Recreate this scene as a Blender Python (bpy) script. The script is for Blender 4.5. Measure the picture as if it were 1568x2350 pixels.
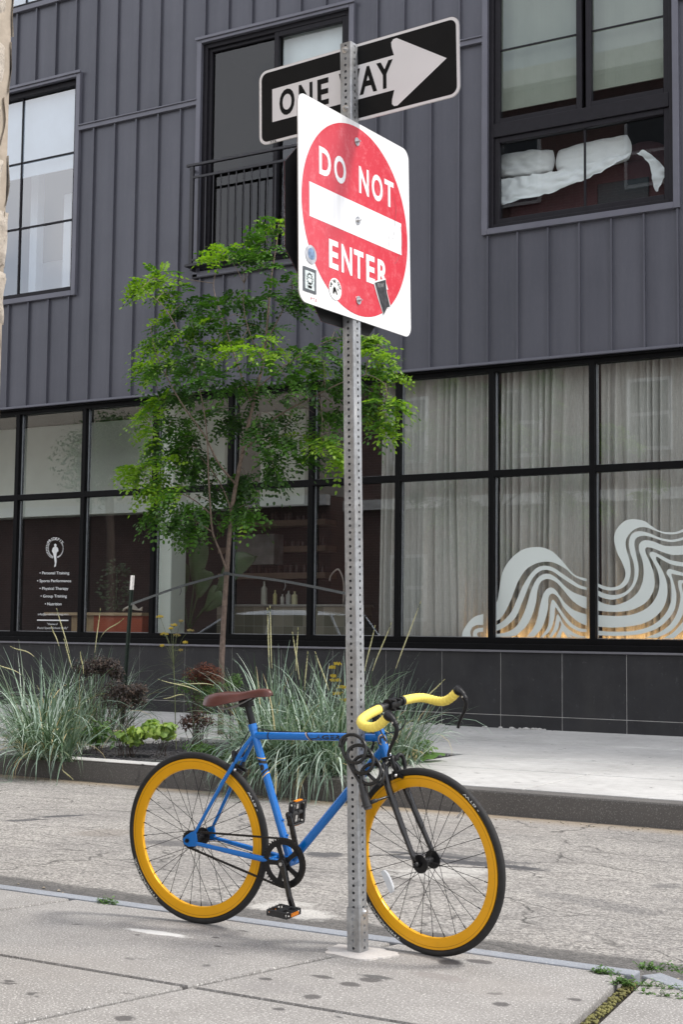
import bpy, bmesh, math, random
from mathutils import Vector, Matrix, noise
from mathutils.geometry import tessellate_polygon
R=random.Random(7)
rad=math.radians; PI=math.pi
for o in list(bpy.data.objects): bpy.data.objects.remove(o)
SC=bpy.context.scene
COL=SC.collection
# ------------------------------------------------------------------ camera
CAMH=1.15
pitch,roll,yaw=rad(4.7202),rad(0.6144),rad(-30.5203)
FWD=Vector((math.sin(yaw)*math.cos(pitch),math.cos(yaw)*math.cos(pitch),math.sin(pitch)))
RT0=Vector((math.cos(yaw),-math.sin(yaw),0)); UP0=RT0.cross(FWD)
RT=RT0*math.cos(roll)+UP0*math.sin(roll); UPV=UP0*math.cos(roll)-RT0*math.sin(roll)
cam=bpy.data.cameras.new('camera'); camo=bpy.data.objects.new('camera',cam); COL.objects.link(camo)
M=Matrix.Identity(4)
for i in range(3):
    M[i][0]=RT[i]; M[i][1]=UPV[i]; M[i][2]=-FWD[i]
M[0][3],M[1][3],M[2][3]=0,0,CAMH
camo.matrix_world=M
cam.sensor_fit='HORIZONTAL'; cam.sensor_width=24; cam.lens=24*3267/1568; cam.clip_start=.05; cam.clip_end=2000
SC.camera=camo
CP=Vector((0,0,CAMH))
def ray(x,y): return FWD+RT*((x-784)/3267)+UPV*((1174.5-y)/3267)
def at(x,y,Y):                       # photo point on the plane Y = const
    d=ray(x,y); return CP+d*(Y/d.y)
def gz(x,y,z=0):                     # photo point on the plane z = const
    d=ray(x,y); return CP+d*((z-CAMH)/d.z)
# ------------------------------------------------------------------ world, sun, exposure
SUN_EL,SUN_AZ=rad(52),rad(68)        # azimuth from +Y towards +X
W=bpy.data.worlds.new('World'); SC.world=W; W.use_nodes=True
nt=W.node_tree; nt.nodes.clear()
out=nt.nodes.new('ShaderNodeOutputWorld'); bg=nt.nodes.new('ShaderNodeBackground')
sky=nt.nodes.new('ShaderNodeTexSky'); sky.sky_type='NISHITA'; sky.sun_disc=False
sky.sun_elevation=SUN_EL; sky.sun_rotation=SUN_AZ; sky.dust_density=2.0; sky.air_density=1.0; sky.ozone_density=1.2
tc=nt.nodes.new('ShaderNodeTexCoord'); nz=nt.nodes.new('ShaderNodeTexNoise'); nz.inputs['Scale'].default_value=2.2; nz.inputs['Detail'].default_value=6; nz.inputs['Roughness'].default_value=.6
cr=nt.nodes.new('ShaderNodeValToRGB'); cr.color_ramp.elements[0].position=.44; cr.color_ramp.elements[1].position=.60
cr.color_ramp.elements[0].color=(.38,.38,.38,1); cr.color_ramp.elements[1].color=(1,1,1,1)
mx=nt.nodes.new('ShaderNodeMix'); mx.data_type='RGBA'; mx.inputs['B'].default_value=(8.6,8.55,8.7,1)
nt.links.new(tc.outputs['Generated'],nz.inputs['Vector']); nt.links.new(nz.outputs['Fac'],cr.inputs['Fac'])
nt.links.new(cr.outputs['Color'],mx.inputs['Factor']); nt.links.new(sky.outputs['Color'],mx.inputs['A'])
nt.links.new(mx.outputs['Result'],bg.inputs['Color']); bg.inputs['Strength'].default_value=.15
nt.links.new(bg.outputs['Background'],out.inputs['Surface'])
sl=bpy.data.lights.new('sun','SUN'); sl.energy=2.3; sl.angle=rad(10); sl.color=(1,.96,.9)
so=bpy.data.objects.new('sun',sl); COL.objects.link(so)
sd=Vector((math.sin(SUN_AZ)*math.cos(SUN_EL),math.cos(SUN_AZ)*math.cos(SUN_EL),math.sin(SUN_EL)))
so.rotation_euler=sd.to_track_quat('Z','Y').to_euler(); so.location=(10,0,20)
SC.view_settings.view_transform='Standard'; SC.view_settings.look='None'; SC.view_settings.exposure=0.48; SC.view_settings.gamma=1
SC.render.engine='CYCLES'
# ------------------------------------------------------------------ materials
class NT:
    def __init__(s,name):
        s.m=bpy.data.materials.new(name); s.m.use_nodes=True; s.t=s.m.node_tree; s.t.nodes.clear()
        s.out=s.t.nodes.new('ShaderNodeOutputMaterial'); s.tc=None
    def n(s,typ,**k):
        x=s.t.nodes.new(typ)
        for a,b in k.items():
            if hasattr(x,a): setattr(x,a,b)
        return x
    def l(s,a,b): s.t.links.new(a,b)
    def co(s):
        if not s.tc: s.tc=s.n('ShaderNodeTexCoord')
        return s.tc.outputs['Object']
    def noise(s,scale,detail=4,rough=.55,vec=None,stretch=None):
        x=s.n('ShaderNodeTexNoise'); x.inputs['Scale'].default_value=scale; x.inputs['Detail'].default_value=detail; x.inputs['Roughness'].default_value=rough
        v=vec or s.co()
        if stretch:
            mp=s.n('ShaderNodeMapping'); mp.inputs['Scale'].default_value=stretch; s.l(v,mp.inputs['Vector']); v=mp.outputs['Vector']
        s.l(v,x.inputs['Vector']); return x.outputs['Fac']
    def ramp(s,fac,p0,p1,c0=(0,0,0,1),c1=(1,1,1,1)):
        x=s.n('ShaderNodeValToRGB'); e=x.color_ramp.elements; e[0].position=p0; e[1].position=p1; e[0].color=c0; e[1].color=c1
        s.l(fac,x.inputs['Fac']); return x.outputs['Color']
    def mix(s,fac,a,b,blend='MIX'):
        x=s.n('ShaderNodeMix'); x.data_type='RGBA'; x.blend_type=blend
        for k,v in (('Factor',fac),('A',a),('B',b)):
            if isinstance(v,(int,float)): x.inputs[k].default_value=v
            elif isinstance(v,tuple): x.inputs[k].default_value=v if len(v)==4 else v+(1,)
            else: s.l(v,x.inputs[k])
        return x.outputs['Result']
    def math(s,op,a,b=0,c=None):
        x=s.n('ShaderNodeMath'); x.operation=op
        for i,v in enumerate((a,b,c)):
            if v is None: continue
            if isinstance(v,(int,float)): x.inputs[i].default_value=v
            else: s.l(v,x.inputs[i])
        return x.outputs[0]
    def bsdf(s,col,rough=.5,metal=0,bump=None,bstr=.3,bdist=.002,**k):
        b=s.n('ShaderNodeBsdfPrincipled')
        for key,v in (('Base Color',col),('Roughness',rough),('Metallic',metal)):
            if isinstance(v,(int,float)): b.inputs[key].default_value=v
            elif isinstance(v,tuple): b.inputs[key].default_value=v if len(v)==4 else v+(1,)
            else: s.l(v,b.inputs[key])
        for key,v in k.items(): b.inputs[key].default_value=v
        if bump is not None:
            u=s.n('ShaderNodeBump'); u.inputs['Strength'].default_value=bstr; u.inputs['Distance'].default_value=bdist
            s.l(bump,u.inputs['Height']); s.l(u.outputs['Normal'],b.inputs['Normal'])
        s.l(b.outputs['BSDF'],s.out.inputs['Surface']); s.b=b; return s.m
def v3(c): return (c[0],c[1],c[2],1)
MAT={}
def mat(name,col,rough=.5,metal=0,var=.12,scale=8,bump=.0,bscale=60,spec=None):
    if name in MAT: return MAT[name]
    t=NT(name); f=t.noise(scale,5)
    c0=tuple(max(0,x*(1-var)) for x in col); c1=tuple(min(1,x*(1+var)) for x in col)
    cc=t.ramp(f,.3,.7,v3(c0),v3(c1))
    rr=t.math('MULTIPLY_ADD',t.noise(scale*3,3),rough*.35,rough*.82)
    k={}
    if spec is not None: k['Specular IOR Level']=spec
    m=t.bsdf(cc,rr,metal,bump=(t.noise(bscale,4) if bump else None),bstr=bump,**k)
    MAT[name]=m; return m
def glass(name,refl=.0,boost=1.0,tint=(.85,.9,.9),rough=0.0):
    t=NT(name); fr=t.n('ShaderNodeLayerWeight'); fr.inputs['Blend'].default_value=.5
    fc=t.math('MULTIPLY_ADD',t.math('POWER',fr.outputs['Facing'],5.0),.96,.042)
    fac=t.math('MINIMUM',t.math('MULTIPLY_ADD',fc,boost,refl),1.0)
    tr=t.n('ShaderNodeBsdfTransparent'); tr.inputs['Color'].default_value=v3(tint)
    gl=t.n('ShaderNodeBsdfGlossy'); gl.inputs['Roughness'].default_value=rough; gl.inputs['Color'].default_value=(.92,.95,1,1)
    u=t.n('ShaderNodeBump'); u.inputs['Strength'].default_value=.05; u.inputs['Distance'].default_value=.004
    t.l(t.noise(1.3,2),u.inputs['Height']); t.l(u.outputs['Normal'],gl.inputs['Normal'])
    ms=t.n('ShaderNodeMixShader'); t.l(fac,ms.inputs[0]); t.l(tr.outputs[0],ms.inputs[1]); t.l(gl.outputs[0],ms.inputs[2]); t.l(ms.outputs[0],t.out.inputs['Surface'])
    return t.m
def seg_mask(t,vec,cx,cy,ang,lx,ly,thr=.5,sc=6,amp=.9):   # worn patch or streak with a ragged edge, fixed in the world
    mp=t.n('ShaderNodeMapping'); mp.vector_type='TEXTURE'; mp.inputs['Location'].default_value=(cx,cy,0); mp.inputs['Rotation'].default_value=(0,0,ang); mp.inputs['Scale'].default_value=(lx,ly,1)
    fl=t.n('ShaderNodeVectorMath'); fl.operation='MULTIPLY'; fl.inputs[1].default_value=(1,1,0); t.l(vec,fl.inputs[0])
    t.l(fl.outputs[0],mp.inputs['Vector']); ln=t.n('ShaderNodeVectorMath'); ln.operation='LENGTH'; t.l(mp.outputs[0],ln.inputs[0])
    v=t.math('SUBTRACT',1.0,ln.outputs['Value']); nn=t.noise(sc,8,.8,vec)
    v=t.math('ADD',v,t.math('MULTIPLY',t.math('SUBTRACT',nn,.5),amp*2))
    return t.ramp(v,thr-.12,thr+.12)
# paving and road
def m_concrete(name,base,speck=.5,stains_and_shade=(),warm=0,dark_spots=True):
    t=NT(name); big=t.noise(1.1,5,.6); mid=t.noise(9,5,.65); fine=t.noise(160,3,.7)
    c=t.ramp(big,.3,.7,v3(tuple(x*.80 for x in base)),v3(tuple(min(1,x*1.10) for x in base)))
    c=t.mix(t.ramp(mid,.35,.7),c,t.mix(.22,c,(.12,.11,.10)))
    c=t.mix(t.ramp(fine,.50,.62),c,t.mix(.55*speck,c,(.07,.062,.055)))
    c=t.mix(t.ramp(t.noise(85,3,.7),.54,.66),c,t.mix(.38*speck,c,(.10,.09,.08)))
    c=t.mix(t.ramp(t.noise(120,2,.6),.57,.68),c,t.mix(.6*speck,c,(.80,.78,.74)))
    if dark_spots:
        vo=t.n('ShaderNodeTexVoronoi'); vo.voronoi_dimensions='2D'; vo.inputs['Scale'].default_value=4.2; vo.inputs['Randomness'].default_value=1; 
        mpp=t.n('ShaderNodeMapping'); mpp.inputs['Scale'].default_value=(.75,1.4,1); t.l(t.co(),mpp.inputs[0]); 
        ad=t.n('ShaderNodeVectorMath'); ad.operation='ADD'; nn=t.n('ShaderNodeTexNoise'); nn.inputs['Scale'].default_value=14; t.l(t.co(),nn.inputs['Vector']); 
        sc=t.n('ShaderNodeVectorMath'); sc.operation='SCALE'; sc.inputs['Scale'].default_value=.13; t.l(nn.outputs['Color'],sc.inputs[0]); t.l(mpp.outputs[0],ad.inputs[0]); t.l(sc.outputs[0],ad.inputs[1]); t.l(ad.outputs[0],vo.inputs['Vector'])
        sp=t.ramp(vo.outputs['Distance'],.05,.10,(1,1,1,1),(0,0,0,1)); gate=t.ramp(t.noise(3.3,2),.54,.60)
        c=t.mix(t.math('MULTIPLY',t.math('MULTIPLY',sp,gate),.75),c,(.05,.048,.048))
    for (x,y,a,lx,ly,col,am) in stains_and_shade:
        mk=seg_mask(t,t.co(),x,y,a,lx,ly,.38,22,.55); c=t.mix(t.math('MULTIPLY',mk,am),c,col)
    h=t.math('ADD',t.math('MULTIPLY',fine,.6),t.math('MULTIPLY',mid,.8))
    return t.bsdf(c,.9,0,bump=h,bstr=.55,bdist=.003)
def m_road():
    t=NT('worn_asphalt'); co=t.co()
    vo=t.n('ShaderNodeTexVoronoi'); vo.inputs['Scale'].default_value=95; t.l(co,vo.inputs['Vector'])
    sep=t.n('ShaderNodeSeparateColor'); t.l(vo.outputs['Color'],sep.inputs[0])
    c=t.ramp(sep.outputs[0],.0,1.0,(.155,.146,.135,1),(.57,.54,.495,1))
    c=t.mix(t.ramp(t.noise(70,3,.75),.50,.62),c,t.mix(.55,c,(.07,.065,.06)))
    c=t.mix(t.ramp(t.noise(60,3,.75),.56,.66),c,t.mix(.4,c,(.72,.69,.63)))
    c=t.mix(t.ramp(t.noise(.9,5,.6),.32,.72),t.mix(.45,c,(.13,.125,.125)),c)
    c=t.mix(t.ramp(t.noise(3.2,6,.75,stretch=(1,2.6,1)),.52,.68),c,t.mix(.5,c,(.10,.09,.085)))
    # dark repair strip along the near kerb
    sx=t.n('ShaderNodeSeparateXYZ'); t.l(co,sx.inputs[0])
    yy=t.math('ADD',sx.outputs['Y'],t.math('MULTIPLY',t.noise(3.0,5,.7),.16))
    gut=t.ramp(t.math('DIVIDE',yy,10.0),.5385,.5435,(1,1,1,1),(0,0,0,1))
    c=t.mix(t.math('MULTIPLY',gut,.9),c,t.mix(.22,(.050,.048,.047),c))
    # dirt line along the far kerb
    y2=t.math('ADD',sx.outputs['Y'],t.math('MULTIPLY',t.noise(1.7,4,.6),.35))
    dirt=t.ramp(t.math('DIVIDE',y2,10.0),.945,.970)
    c=t.mix(t.math('MULTIPLY',dirt,.8),c,(.26,.20,.13))
    for (px,py,qx,qy,w,col,am) in TAR:
        a=groad(px,py); b=groad(qx,qy); m_=(a+b)/2; L=(b-a).length
        mk=seg_mask(t,co,m_.x,m_.y,math.atan2((b-a).y,(b-a).x),L*.62,w*1.25,.36,11,.85); c=t.mix(t.math('MULTIPLY',mk,am),c,col)
    # cracks
    for sc,wid,am,st in ((1.3,.016,.8,(.8,1.6,1)),(.6,.008,.9,(.7,2.0,1))):
        v2=t.n('ShaderNodeTexVoronoi'); v2.voronoi_dimensions='2D'; v2.feature='DISTANCE_TO_EDGE'; v2.inputs['Scale'].default_value=sc
        nn=t.n('ShaderNodeTexNoise'); nn.inputs['Scale'].default_value=2.5; nn.inputs['Detail'].default_value=6; t.l(co,nn.inputs['Vector'])
        s_=t.n('ShaderNodeVectorMath'); s_.operation='SCALE'; s_.inputs['Scale'].default_value=.5; t.l(nn.outputs['Color'],s_.inputs[0])
        a_=t.n('ShaderNodeVectorMath'); a_.operation='ADD'; mp=t.n('ShaderNodeMapping'); mp.inputs['Scale'].default_value=st; t.l(co,mp.inputs[0]); t.l(mp.outputs[0],a_.inputs[0]); t.l(s_.outputs[0],a_.inputs[1]); t.l(a_.outputs[0],v2.inputs['Vector'])
        ck=t.ramp(v2.outputs['Distance'],0,wid,(1,1,1,1),(0,0,0,1)); gate=t.ramp(t.noise(.8,3),.40,.5)
        c=t.mix(t.math('MULTIPLY',t.math('MULTIPLY',ck,gate),am),c,(.035,.033,.03))
    h=t.math('ADD',t.math('MULTIPLY',vo.outputs['Distance'],-1.2),t.math('MULTIPLY',t.noise(12,4,.6),.9))
    return t.bsdf(c,.88,0,bump=h,bstr=.7,bdist=.006)
ROADN,ROADF=(4.84,-.07),(9.7,-.18)
def zroad(Y): return ROADN[1]+(ROADF[1]-ROADN[1])*(Y-ROADN[0])/(ROADF[0]-ROADN[0])
def groad(px,py):
    d=ray(px,py); k=(ROADF[1]-ROADN[1])/(ROADF[0]-ROADN[0])
    t=(ROADN[1]-k*ROADN[0]-CAMH)/(d.z-k*d.y); return CP+d*t
DARK=(.06,.06,.065); PAINT=(.60,.585,.55)
TAR=[(60,1876,215,1868,.07,DARK,.85),(0,1884,110,1878,.07,DARK,.8),(300,1928,560,1945,.15,DARK,.6),(690,1958,800,1962,.14,DARK,.85),(150,1915,330,1905,.2,(.2,.17,.14),.4),
 (850,1958,1300,2000,.10,DARK,.95),(860,1950,1100,1972,.07,DARK,.8),(900,1950,1250,1985,.13,DARK,.6),(0,2020,250,2065,.10,DARK,.3),(1180,2035,1568,2110,.12,DARK,.35),(250,1812,450,1806,.10,DARK,.35),
 (890,2010,1130,1990,.26,PAINT,.42),(640,2080,760,2112,.13,PAINT,.6),(1270,1865,1480,1872,.22,(.62,.6,.56),.7),(560,2085,720,2070,.12,PAINT,.5),
 (1500,2028,1568,2036,.12,DARK,.4),(880,1896,1500,1895,.5,(.33,.30,.27),.25)]
# ------------------------------------------------------------------ mesh helpers
class MB:
    def __init__(s): s.v=[]; s.f=[]; s.mi=[]; s.cur=0
    def add(s,vs,fs):
        b=len(s.v); s.v+= [Vector(p) for p in vs]; s.f+=[tuple(b+i for i in f) for f in fs]; s.mi+=[s.cur]*len(fs)
    def box(s,x0,x1,y0,y1,z0,z1,T=None):
        vs=[Vector(p) for p in ((x0,y0,z0),(x1,y0,z0),(x1,y1,z0),(x0,y1,z0),(x0,y0,z1),(x1,y0,z1),(x1,y1,z1),(x0,y1,z1))]
        if T: vs=[T@p for p in vs]
        s.add(vs,[(0,3,2,1),(4,5,6,7),(0,1,5,4),(1,2,6,5),(2,3,7,6),(3,0,4,7)])
    def obox(s,c,ax,ay,az,hx,hy,hz,bev=0):   # oriented box
        c=Vector(c); vs=[]
        for k in (-1,1):
            for j in (-1,1):
                for i in (-1,1): vs.append(c+ax*hx*i+ay*hy*j+az*hz*k)
        s.add(vs,[(0,2,3,1),(4,5,7,6),(0,1,5,4),(2,6,7,3),(0,4,6,2),(1,3,7,5)])
    def tube(s,pts,r,n=8,closed=False,cap=True,squash=None):
        pts=[Vector(p) for p in pts]; N=len(pts)
        rs=r if isinstance(r,(list,tuple)) else [r]*N
        rings=[]; prev=None
        for i,p in enumerate(pts):
            if closed: d=pts[(i+1)%N]-pts[i-1]
            else: d=(pts[min(i+1,N-1)]-pts[max(i-1,0)])
            if d.length<1e-9: d=Vector((0,0,1))
            d.normalize()
            if prev is None:
                a=Vector((0,0,1)) if abs(d.z)<.9 else Vector((1,0,0)); u=d.cross(a).normalized()
            else:
                u=prev-d*prev.dot(d); u=u.normalized() if u.length>1e-6 else d.orthogonal().normalized()
            prev=u; w=d.cross(u); b=len(s.v)
            for k in range(n):
                a=2*PI*k/n; s.v.append(p+(u*math.cos(a)+w*math.sin(a))*rs[i])
            rings.append(b)
        m=N if closed else N-1
        for i in range(m):
            a,b=rings[i],rings[(i+1)%N]
            for k in range(n):
                s.f.append((a+k,a+(k+1)%n,b+(k+1)%n,b+k)); s.mi.append(s.cur)
        if cap and not closed:
            s.f.append(tuple(rings[0]+k for k in reversed(range(n)))); s.mi.append(s.cur)
            s.f.append(tuple(rings[-1]+k for k in range(n))); s.mi.append(s.cur)
    def poly(s,pts):
        pts=[Vector(p) for p in pts]
        try: tr=tessellate_polygon([pts])
        except Exception: return
        s.add(pts,[tuple(t) for t in tr])
    def prism(s,pts2,fn0,fn1):     # outline, two maps -> front and back
        P=[(x,y,0) for x,y in pts2]; tr=tessellate_polygon([[Vector(p) for p in P]])
        ar=sum(P[i][0]*P[(i+1)%len(P)][1]-P[(i+1)%len(P)][0]*P[i][1] for i in range(len(P)))
        n=len(P); s.add([fn0(x,y) for x,y in pts2]+[fn1(x,y) for x,y in pts2],[tuple(t) for t in tr]+[tuple(n+i for i in reversed(t)) for t in tr]+[(i,(i+1)%n,n+(i+1)%n,n+i) for i in range(n)])
    def ball(s,c,r,n=8,sx=1,sy=1,sz=1):
        c=Vector(c); vs=[];fs=[]
        for i in range(n+1):
            th=PI*i/n
            for k in range(n*2):
                a=PI*k/n; vs.append(c+Vector((r*sx*math.sin(th)*math.cos(a),r*sy*math.sin(th)*math.sin(a),r*sz*math.cos(th))))
        for i in range(n):
            for k in range(2*n):
                k2=(k+1)%(2*n); fs.append((i*2*n+k,(i+1)*2*n+k,(i+1)*2*n+k2,i*2*n+k2))
        s.add(vs,fs)
    def cyl(s,c,ax,r,h,n=24,r2=None):
        ax=Vector(ax).normalized(); c=Vector(c); s.tube([c-ax*h/2,c+ax*h/2],[r,r if r2 is None else r2],n)
    def build(s,name,m,parent=None,smooth=False,bevel=0,seg=1,auto=None,normals=True):
        off=ROOTS.get(parent.name,Vector()) if parent else Vector()
        me=bpy.data.meshes.new(name); me.from_pydata([tuple(p-off) for p in s.v],[],s.f)
        ms=m if isinstance(m,(list,tuple)) else [m]
        for x in ms: me.materials.append(x)
        if len(ms)>1: me.polygons.foreach_set('material_index',s.mi)
        me.validate()
        if normals:
            bm=bmesh.new(); bm.from_mesh(me); bmesh.ops.recalc_face_normals(bm,faces=bm.faces); bm.to_mesh(me); bm.free()
        if smooth: me.polygons.foreach_set('use_smooth',[True]*len(me.polygons))
        me.update()
        o=bpy.data.objects.new(name,me); COL.objects.link(o)
        if parent: o.parent=parent; ROOTS[o.name]=off
        else: ROOTS[o.name]=Vector()
        if bevel:
            b=o.modifiers.new('bevel','BEVEL'); b.width=bevel; b.segments=seg; b.limit_method='ANGLE'; b.angle_limit=rad(40)
        if auto:
            e=o.modifiers.new('edge','EDGE_SPLIT'); e.split_angle=rad(auto)
        return o
ROOTS={}
def thing(name,label,cat,loc,group=None):
    o=bpy.data.objects.new(name,None); COL.objects.link(o); o.location=loc; o.empty_display_size=.1
    ROOTS[o.name]=Vector(loc); tag(o,label,cat,group); return o
def tag(o,label,cat,group=None,kind=None):
    o['label']=label; o['category']=cat
    if group: o['group']=group
    if kind: o['kind']=kind
    return o
def struct(o): o['kind']='structure'; return o
def spline(P,n=8,closed=False):
    P=[Vector(p) for p in P]; N=len(P); o=[]
    for i in range(N if closed else N-1):
        p0=P[i-1] if (i>0 or closed) else P[0]*2-P[1]; p1=P[i]; p2=P[(i+1)%N]; p3=P[(i+2)%N] if (closed or i+2<N) else P[-1]*2-P[-2]
        for k in range(n):
            t=k/n; o.append(.5*((2*p1)+(p2-p0)*t+(2*p0-5*p1+4*p2-p3)*t*t+(3*p1-p0-3*p2+p3)*t**3))
    if not closed: o.append(P[-1])
    return o
def text2d(s,size=1,xs=1.0,bold=0.0,align='CENTER'):
    c=bpy.data.curves.new('t','FONT'); c.body=s; c.size=size; c.align_x=align; c.align_y='CENTER'; c.offset=bold; c.resolution_u=4
    o=bpy.data.objects.new('t',c); COL.objects.link(o); bpy.context.view_layer.update()
    me=bpy.data.meshes.new_from_object(o.evaluated_get(bpy.context.evaluated_depsgraph_get()))
    vs=[(v.co.x*xs,v.co.y) for v in me.vertices]; fs=[tuple(p.vertices) for p in me.polygons]
    bpy.data.objects.remove(o); bpy.data.curves.remove(c); bpy.data.meshes.remove(me)
    return vs,fs
def fit2d(t,x0,x1,y0,y1):
    vs,fs=t; ax=min(v[0] for v in vs); bx=max(v[0] for v in vs); ay=min(v[1] for v in vs); by=max(v[1] for v in vs)
    return [(x0+(v[0]-ax)/(bx-ax)*(x1-x0),y0+(v[1]-ay)/(by-ay)*(y1-y0)) for v in vs],fs
def rrect(x0,x1,y0,y1,r,n=6):
    o=[]
    for cx,cy,a0 in ((x1-r,y1-r,0),(x0+r,y1-r,90),(x0+r,y0+r,180),(x1-r,y0+r,270)):
        for k in range(n+1):
            a=rad(a0+90*k/n); o.append((cx+r*math.cos(a),cy+r*math.sin(a)))
    return o
# ------------------------------------------------------------------ common materials
BLACKMETAL=mat('black_frame_paint',(.004,.004,.0045),.55,0,.2,5,spec=.12)
SILVER=mat('glazing_bead_metal',(.42,.44,.46),.35,.7,.15,20)
GALV=None
def m_galv():
    t=NT('galvanised_steel'); vo=t.n('ShaderNodeTexVoronoi'); vo.inputs['Scale'].default_value=70; t.l(t.co(),vo.inputs['Vector'])
    sp=t.n('ShaderNodeSeparateColor'); t.l(vo.outputs['Color'],sp.inputs[0])
    c=t.ramp(sp.outputs[0],0,1,(.36,.375,.39,1),(.48,.495,.51,1))
    c=t.mix(t.ramp(t.noise(9,6,.7,stretch=(1,1,.25)),.45,.75),c,(.22,.21,.195))
    c=t.mix(t.ramp(t.noise(30,4,.7,stretch=(1,1,.1)),.6,.72),c,(.55,.55,.54))
    return t.bsdf(c,t.ramp(t.noise(14,4),.3,.7,(.38,.38,.38,1),(.6,.6,.6,1)),.72,bump=t.noise(90,3),bstr=.08)
GALV=m_galv()
BOLT=mat('zinc_bolt',(.6,.6,.6),.3,.9,.15,90)
def m_clad():
    t=NT('dark_standing_seam_metal'); 
    c=t.ramp(t.noise(.6,4),.3,.7,(.084,.087,.107,1),(.108,.111,.135,1))
    c=t.mix(t.ramp(t.noise(30,4,.6,stretch=(1,1,.3)),.5,.8),c,t.mix(.12,c,(.2,.2,.22)))
    c=t.mix(t.ramp(t.noise(2.6,4,.7,stretch=(1,1,.06)),.35,.72),t.mix(.16,c,(.02,.02,.03)),t.mix(.05,c,(.3,.3,.33)))
    h=t.math('ADD',t.math('MULTIPLY',t.noise(1.6,2,stretch=(1,1,.5)),2.5),t.math('MULTIPLY',t.noise(240,2),.02))
    return t.bsdf(c,.42,.25,bump=h,bstr=.25,bdist=.02)
CLAD=m_clad()
TRIM=mat('grey_trim_metal',(.140,.142,.172),.4,.2,.08,3)
WFR=mat('dark_window_vinyl',(.016,.015,.019),.5,0,.15,12,spec=.2)
SPOTS_AND_SHADE=[(740,2240,.05,.014),(715,2286,.035,.02),(285,2335,.04,.02),(610,2245,.03,.012),(640,2314,.025,.012),(804,2257,.05,.018),(850,2247,.05,.02),(1151,2303,.035,.018),(1034,2206,.05,.03),(1319,2292,.03,.012),(315,2144,.016,.007),(495,2150,.02,.008),(500,2170,.02,.007),(20,2250,.025,.01),(1100,2205,.06,.02)]  # pavement spots; the ones right of the front tyre paint its soft shadow
CONC=m_concrete('near_pavement_concrete',(.335,.323,.308),1.0,stains_and_shade=[(gz(x,y).x,gz(x,y).y,0,a*1.3,b*2.2,(.06,.055,.055),.8) for x,y,a,b in SPOTS_AND_SHADE]+[(gz(361,2139).x,gz(361,2139).y,.02,.22,.045,(.8,.8,.78),.7),(gz(640,2265).x,gz(640,2265).y,.3,.20,.12,(.2,.19,.185),.3),(gz(1010,2240).x,gz(1010,2240).y,0,.16,.06,(.22,.2,.19),.5),(gz(180,2220).x,gz(180,2220).y,0,.4,.3,(.3,.28,.26),.25),(gz(1180,2270).x,gz(1180,2270).y,0,.3,.2,(.3,.28,.26),.3),(gz(862,2240).x,gz(862,2240).y,0,.10,.035,(.06,.06,.06),.8)])  # stains, plus bike shadow painted dark by the front wheel and post foot
CONCF=m_concrete('far_pavement_concrete',(.56,.555,.54),.25,dark_spots=True)
# ------------------------------------------------------------------ SETTING
g=MB(); g.add([(-150,-150,-.5),(150,-150,-.5),(150,250,-.5),(-150,250,-.5)],[(0,1,2,3)]); struct(g.build('ground',mat('bare_ground',(.2,.18,.16),.95,0,.2,.5)))
g=MB(); xs=[-60+4*i for i in range(31)]
vs=[]; fs=[]
for i,x in enumerate(xs):
    for Y in (4.8,6,7.5,9,9.75): vs.append((x,Y,zroad(Y)))
for i in range(len(xs)-1):
    for k in range(4): a=i*5+k; fs.append((a,a+5,a+6,a+1))
g.add(vs,fs); struct(g.build('road',m_road()))
# near pavement: slabs with real joints. Long joint at Y=JL, skewed cross joint through PA-PB, mossy joint at the corner
JL=gz(425,2261).y; PA=gz(784,2189); PB=gz(60,2342); sk=(PA.x-PB.x)/(PA.y-PB.y)
def skx(Y): return PA.x+sk*(Y-PA.y)
NA=gz(1444,2254); NB=gz(1339,2349); sn=(NA.x-NB.x)/(NA.y-NB.y)
def nx(Y): return NA.x+sn*(Y-NA.y)
KY=4.735; gp=.011; gpx=.017
nb=MB(); nb.box(-60,8,-4,KY,-.3,-.027); struct(nb.build('pavement_joint_bed',mat('joint_dirt',(.030,.026,.020),.95,0,.3,30,.5,80)))
sb=MB()
def slab(a,b,y0,y1,fa,fb):
    def row(Y,f): return f(Y)
    n=6; V=[];F=[]
    P=[(fa(y0)+gpx,y0),(fb(y0)-gpx,y0),(fb(y1)-gpx,y1),(fa(y1)+gpx,y1)]
    c=(sum(p[0] for p in P)/4,sum(p[1] for p in P)/4)
    top=[(p[0]+(c[0]-p[0])*.004,p[1]+(c[1]-p[1])*.004,0) for p in P]
    lo=[(p[0],p[1],-.006) for p in P]; bo=[(p[0],p[1],-.03) for p in P]
    sb.add(top+lo+bo,[(0,1,2,3)]+[(4+i,4+(i+1)%4,(i+1)%4,i) for i in range(4)]+[(8+i,8+(i+1)%4,4+(i+1)%4,4+i) for i in range(4)])
wN=.022
for r0,r1 in ((JL+gp,KY-.008),(JL-1.45+gp,JL-gp),(JL-2.9+gp,JL-1.45-gp),(JL-4.4,JL-2.9-gp)):
    for k in range(-8,0): slab(0,0,r0,r1,lambda Y,k=k:skx(Y)+1.55*k,lambda Y,k=k:skx(Y)+1.55*(k+1))
    slab(0,0,r0,r1,skx,lambda Y:nx(Y)-wN)
    slab(0,0,r0,r1,lambda Y:nx(Y)+wN,lambda Y:nx(Y)+1.6)
    slab(0,0,r0,r1,lambda Y:nx(Y)+1.6,lambda Y:nx(Y)+5)
struct(sb.build('pavement',CONC))
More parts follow.
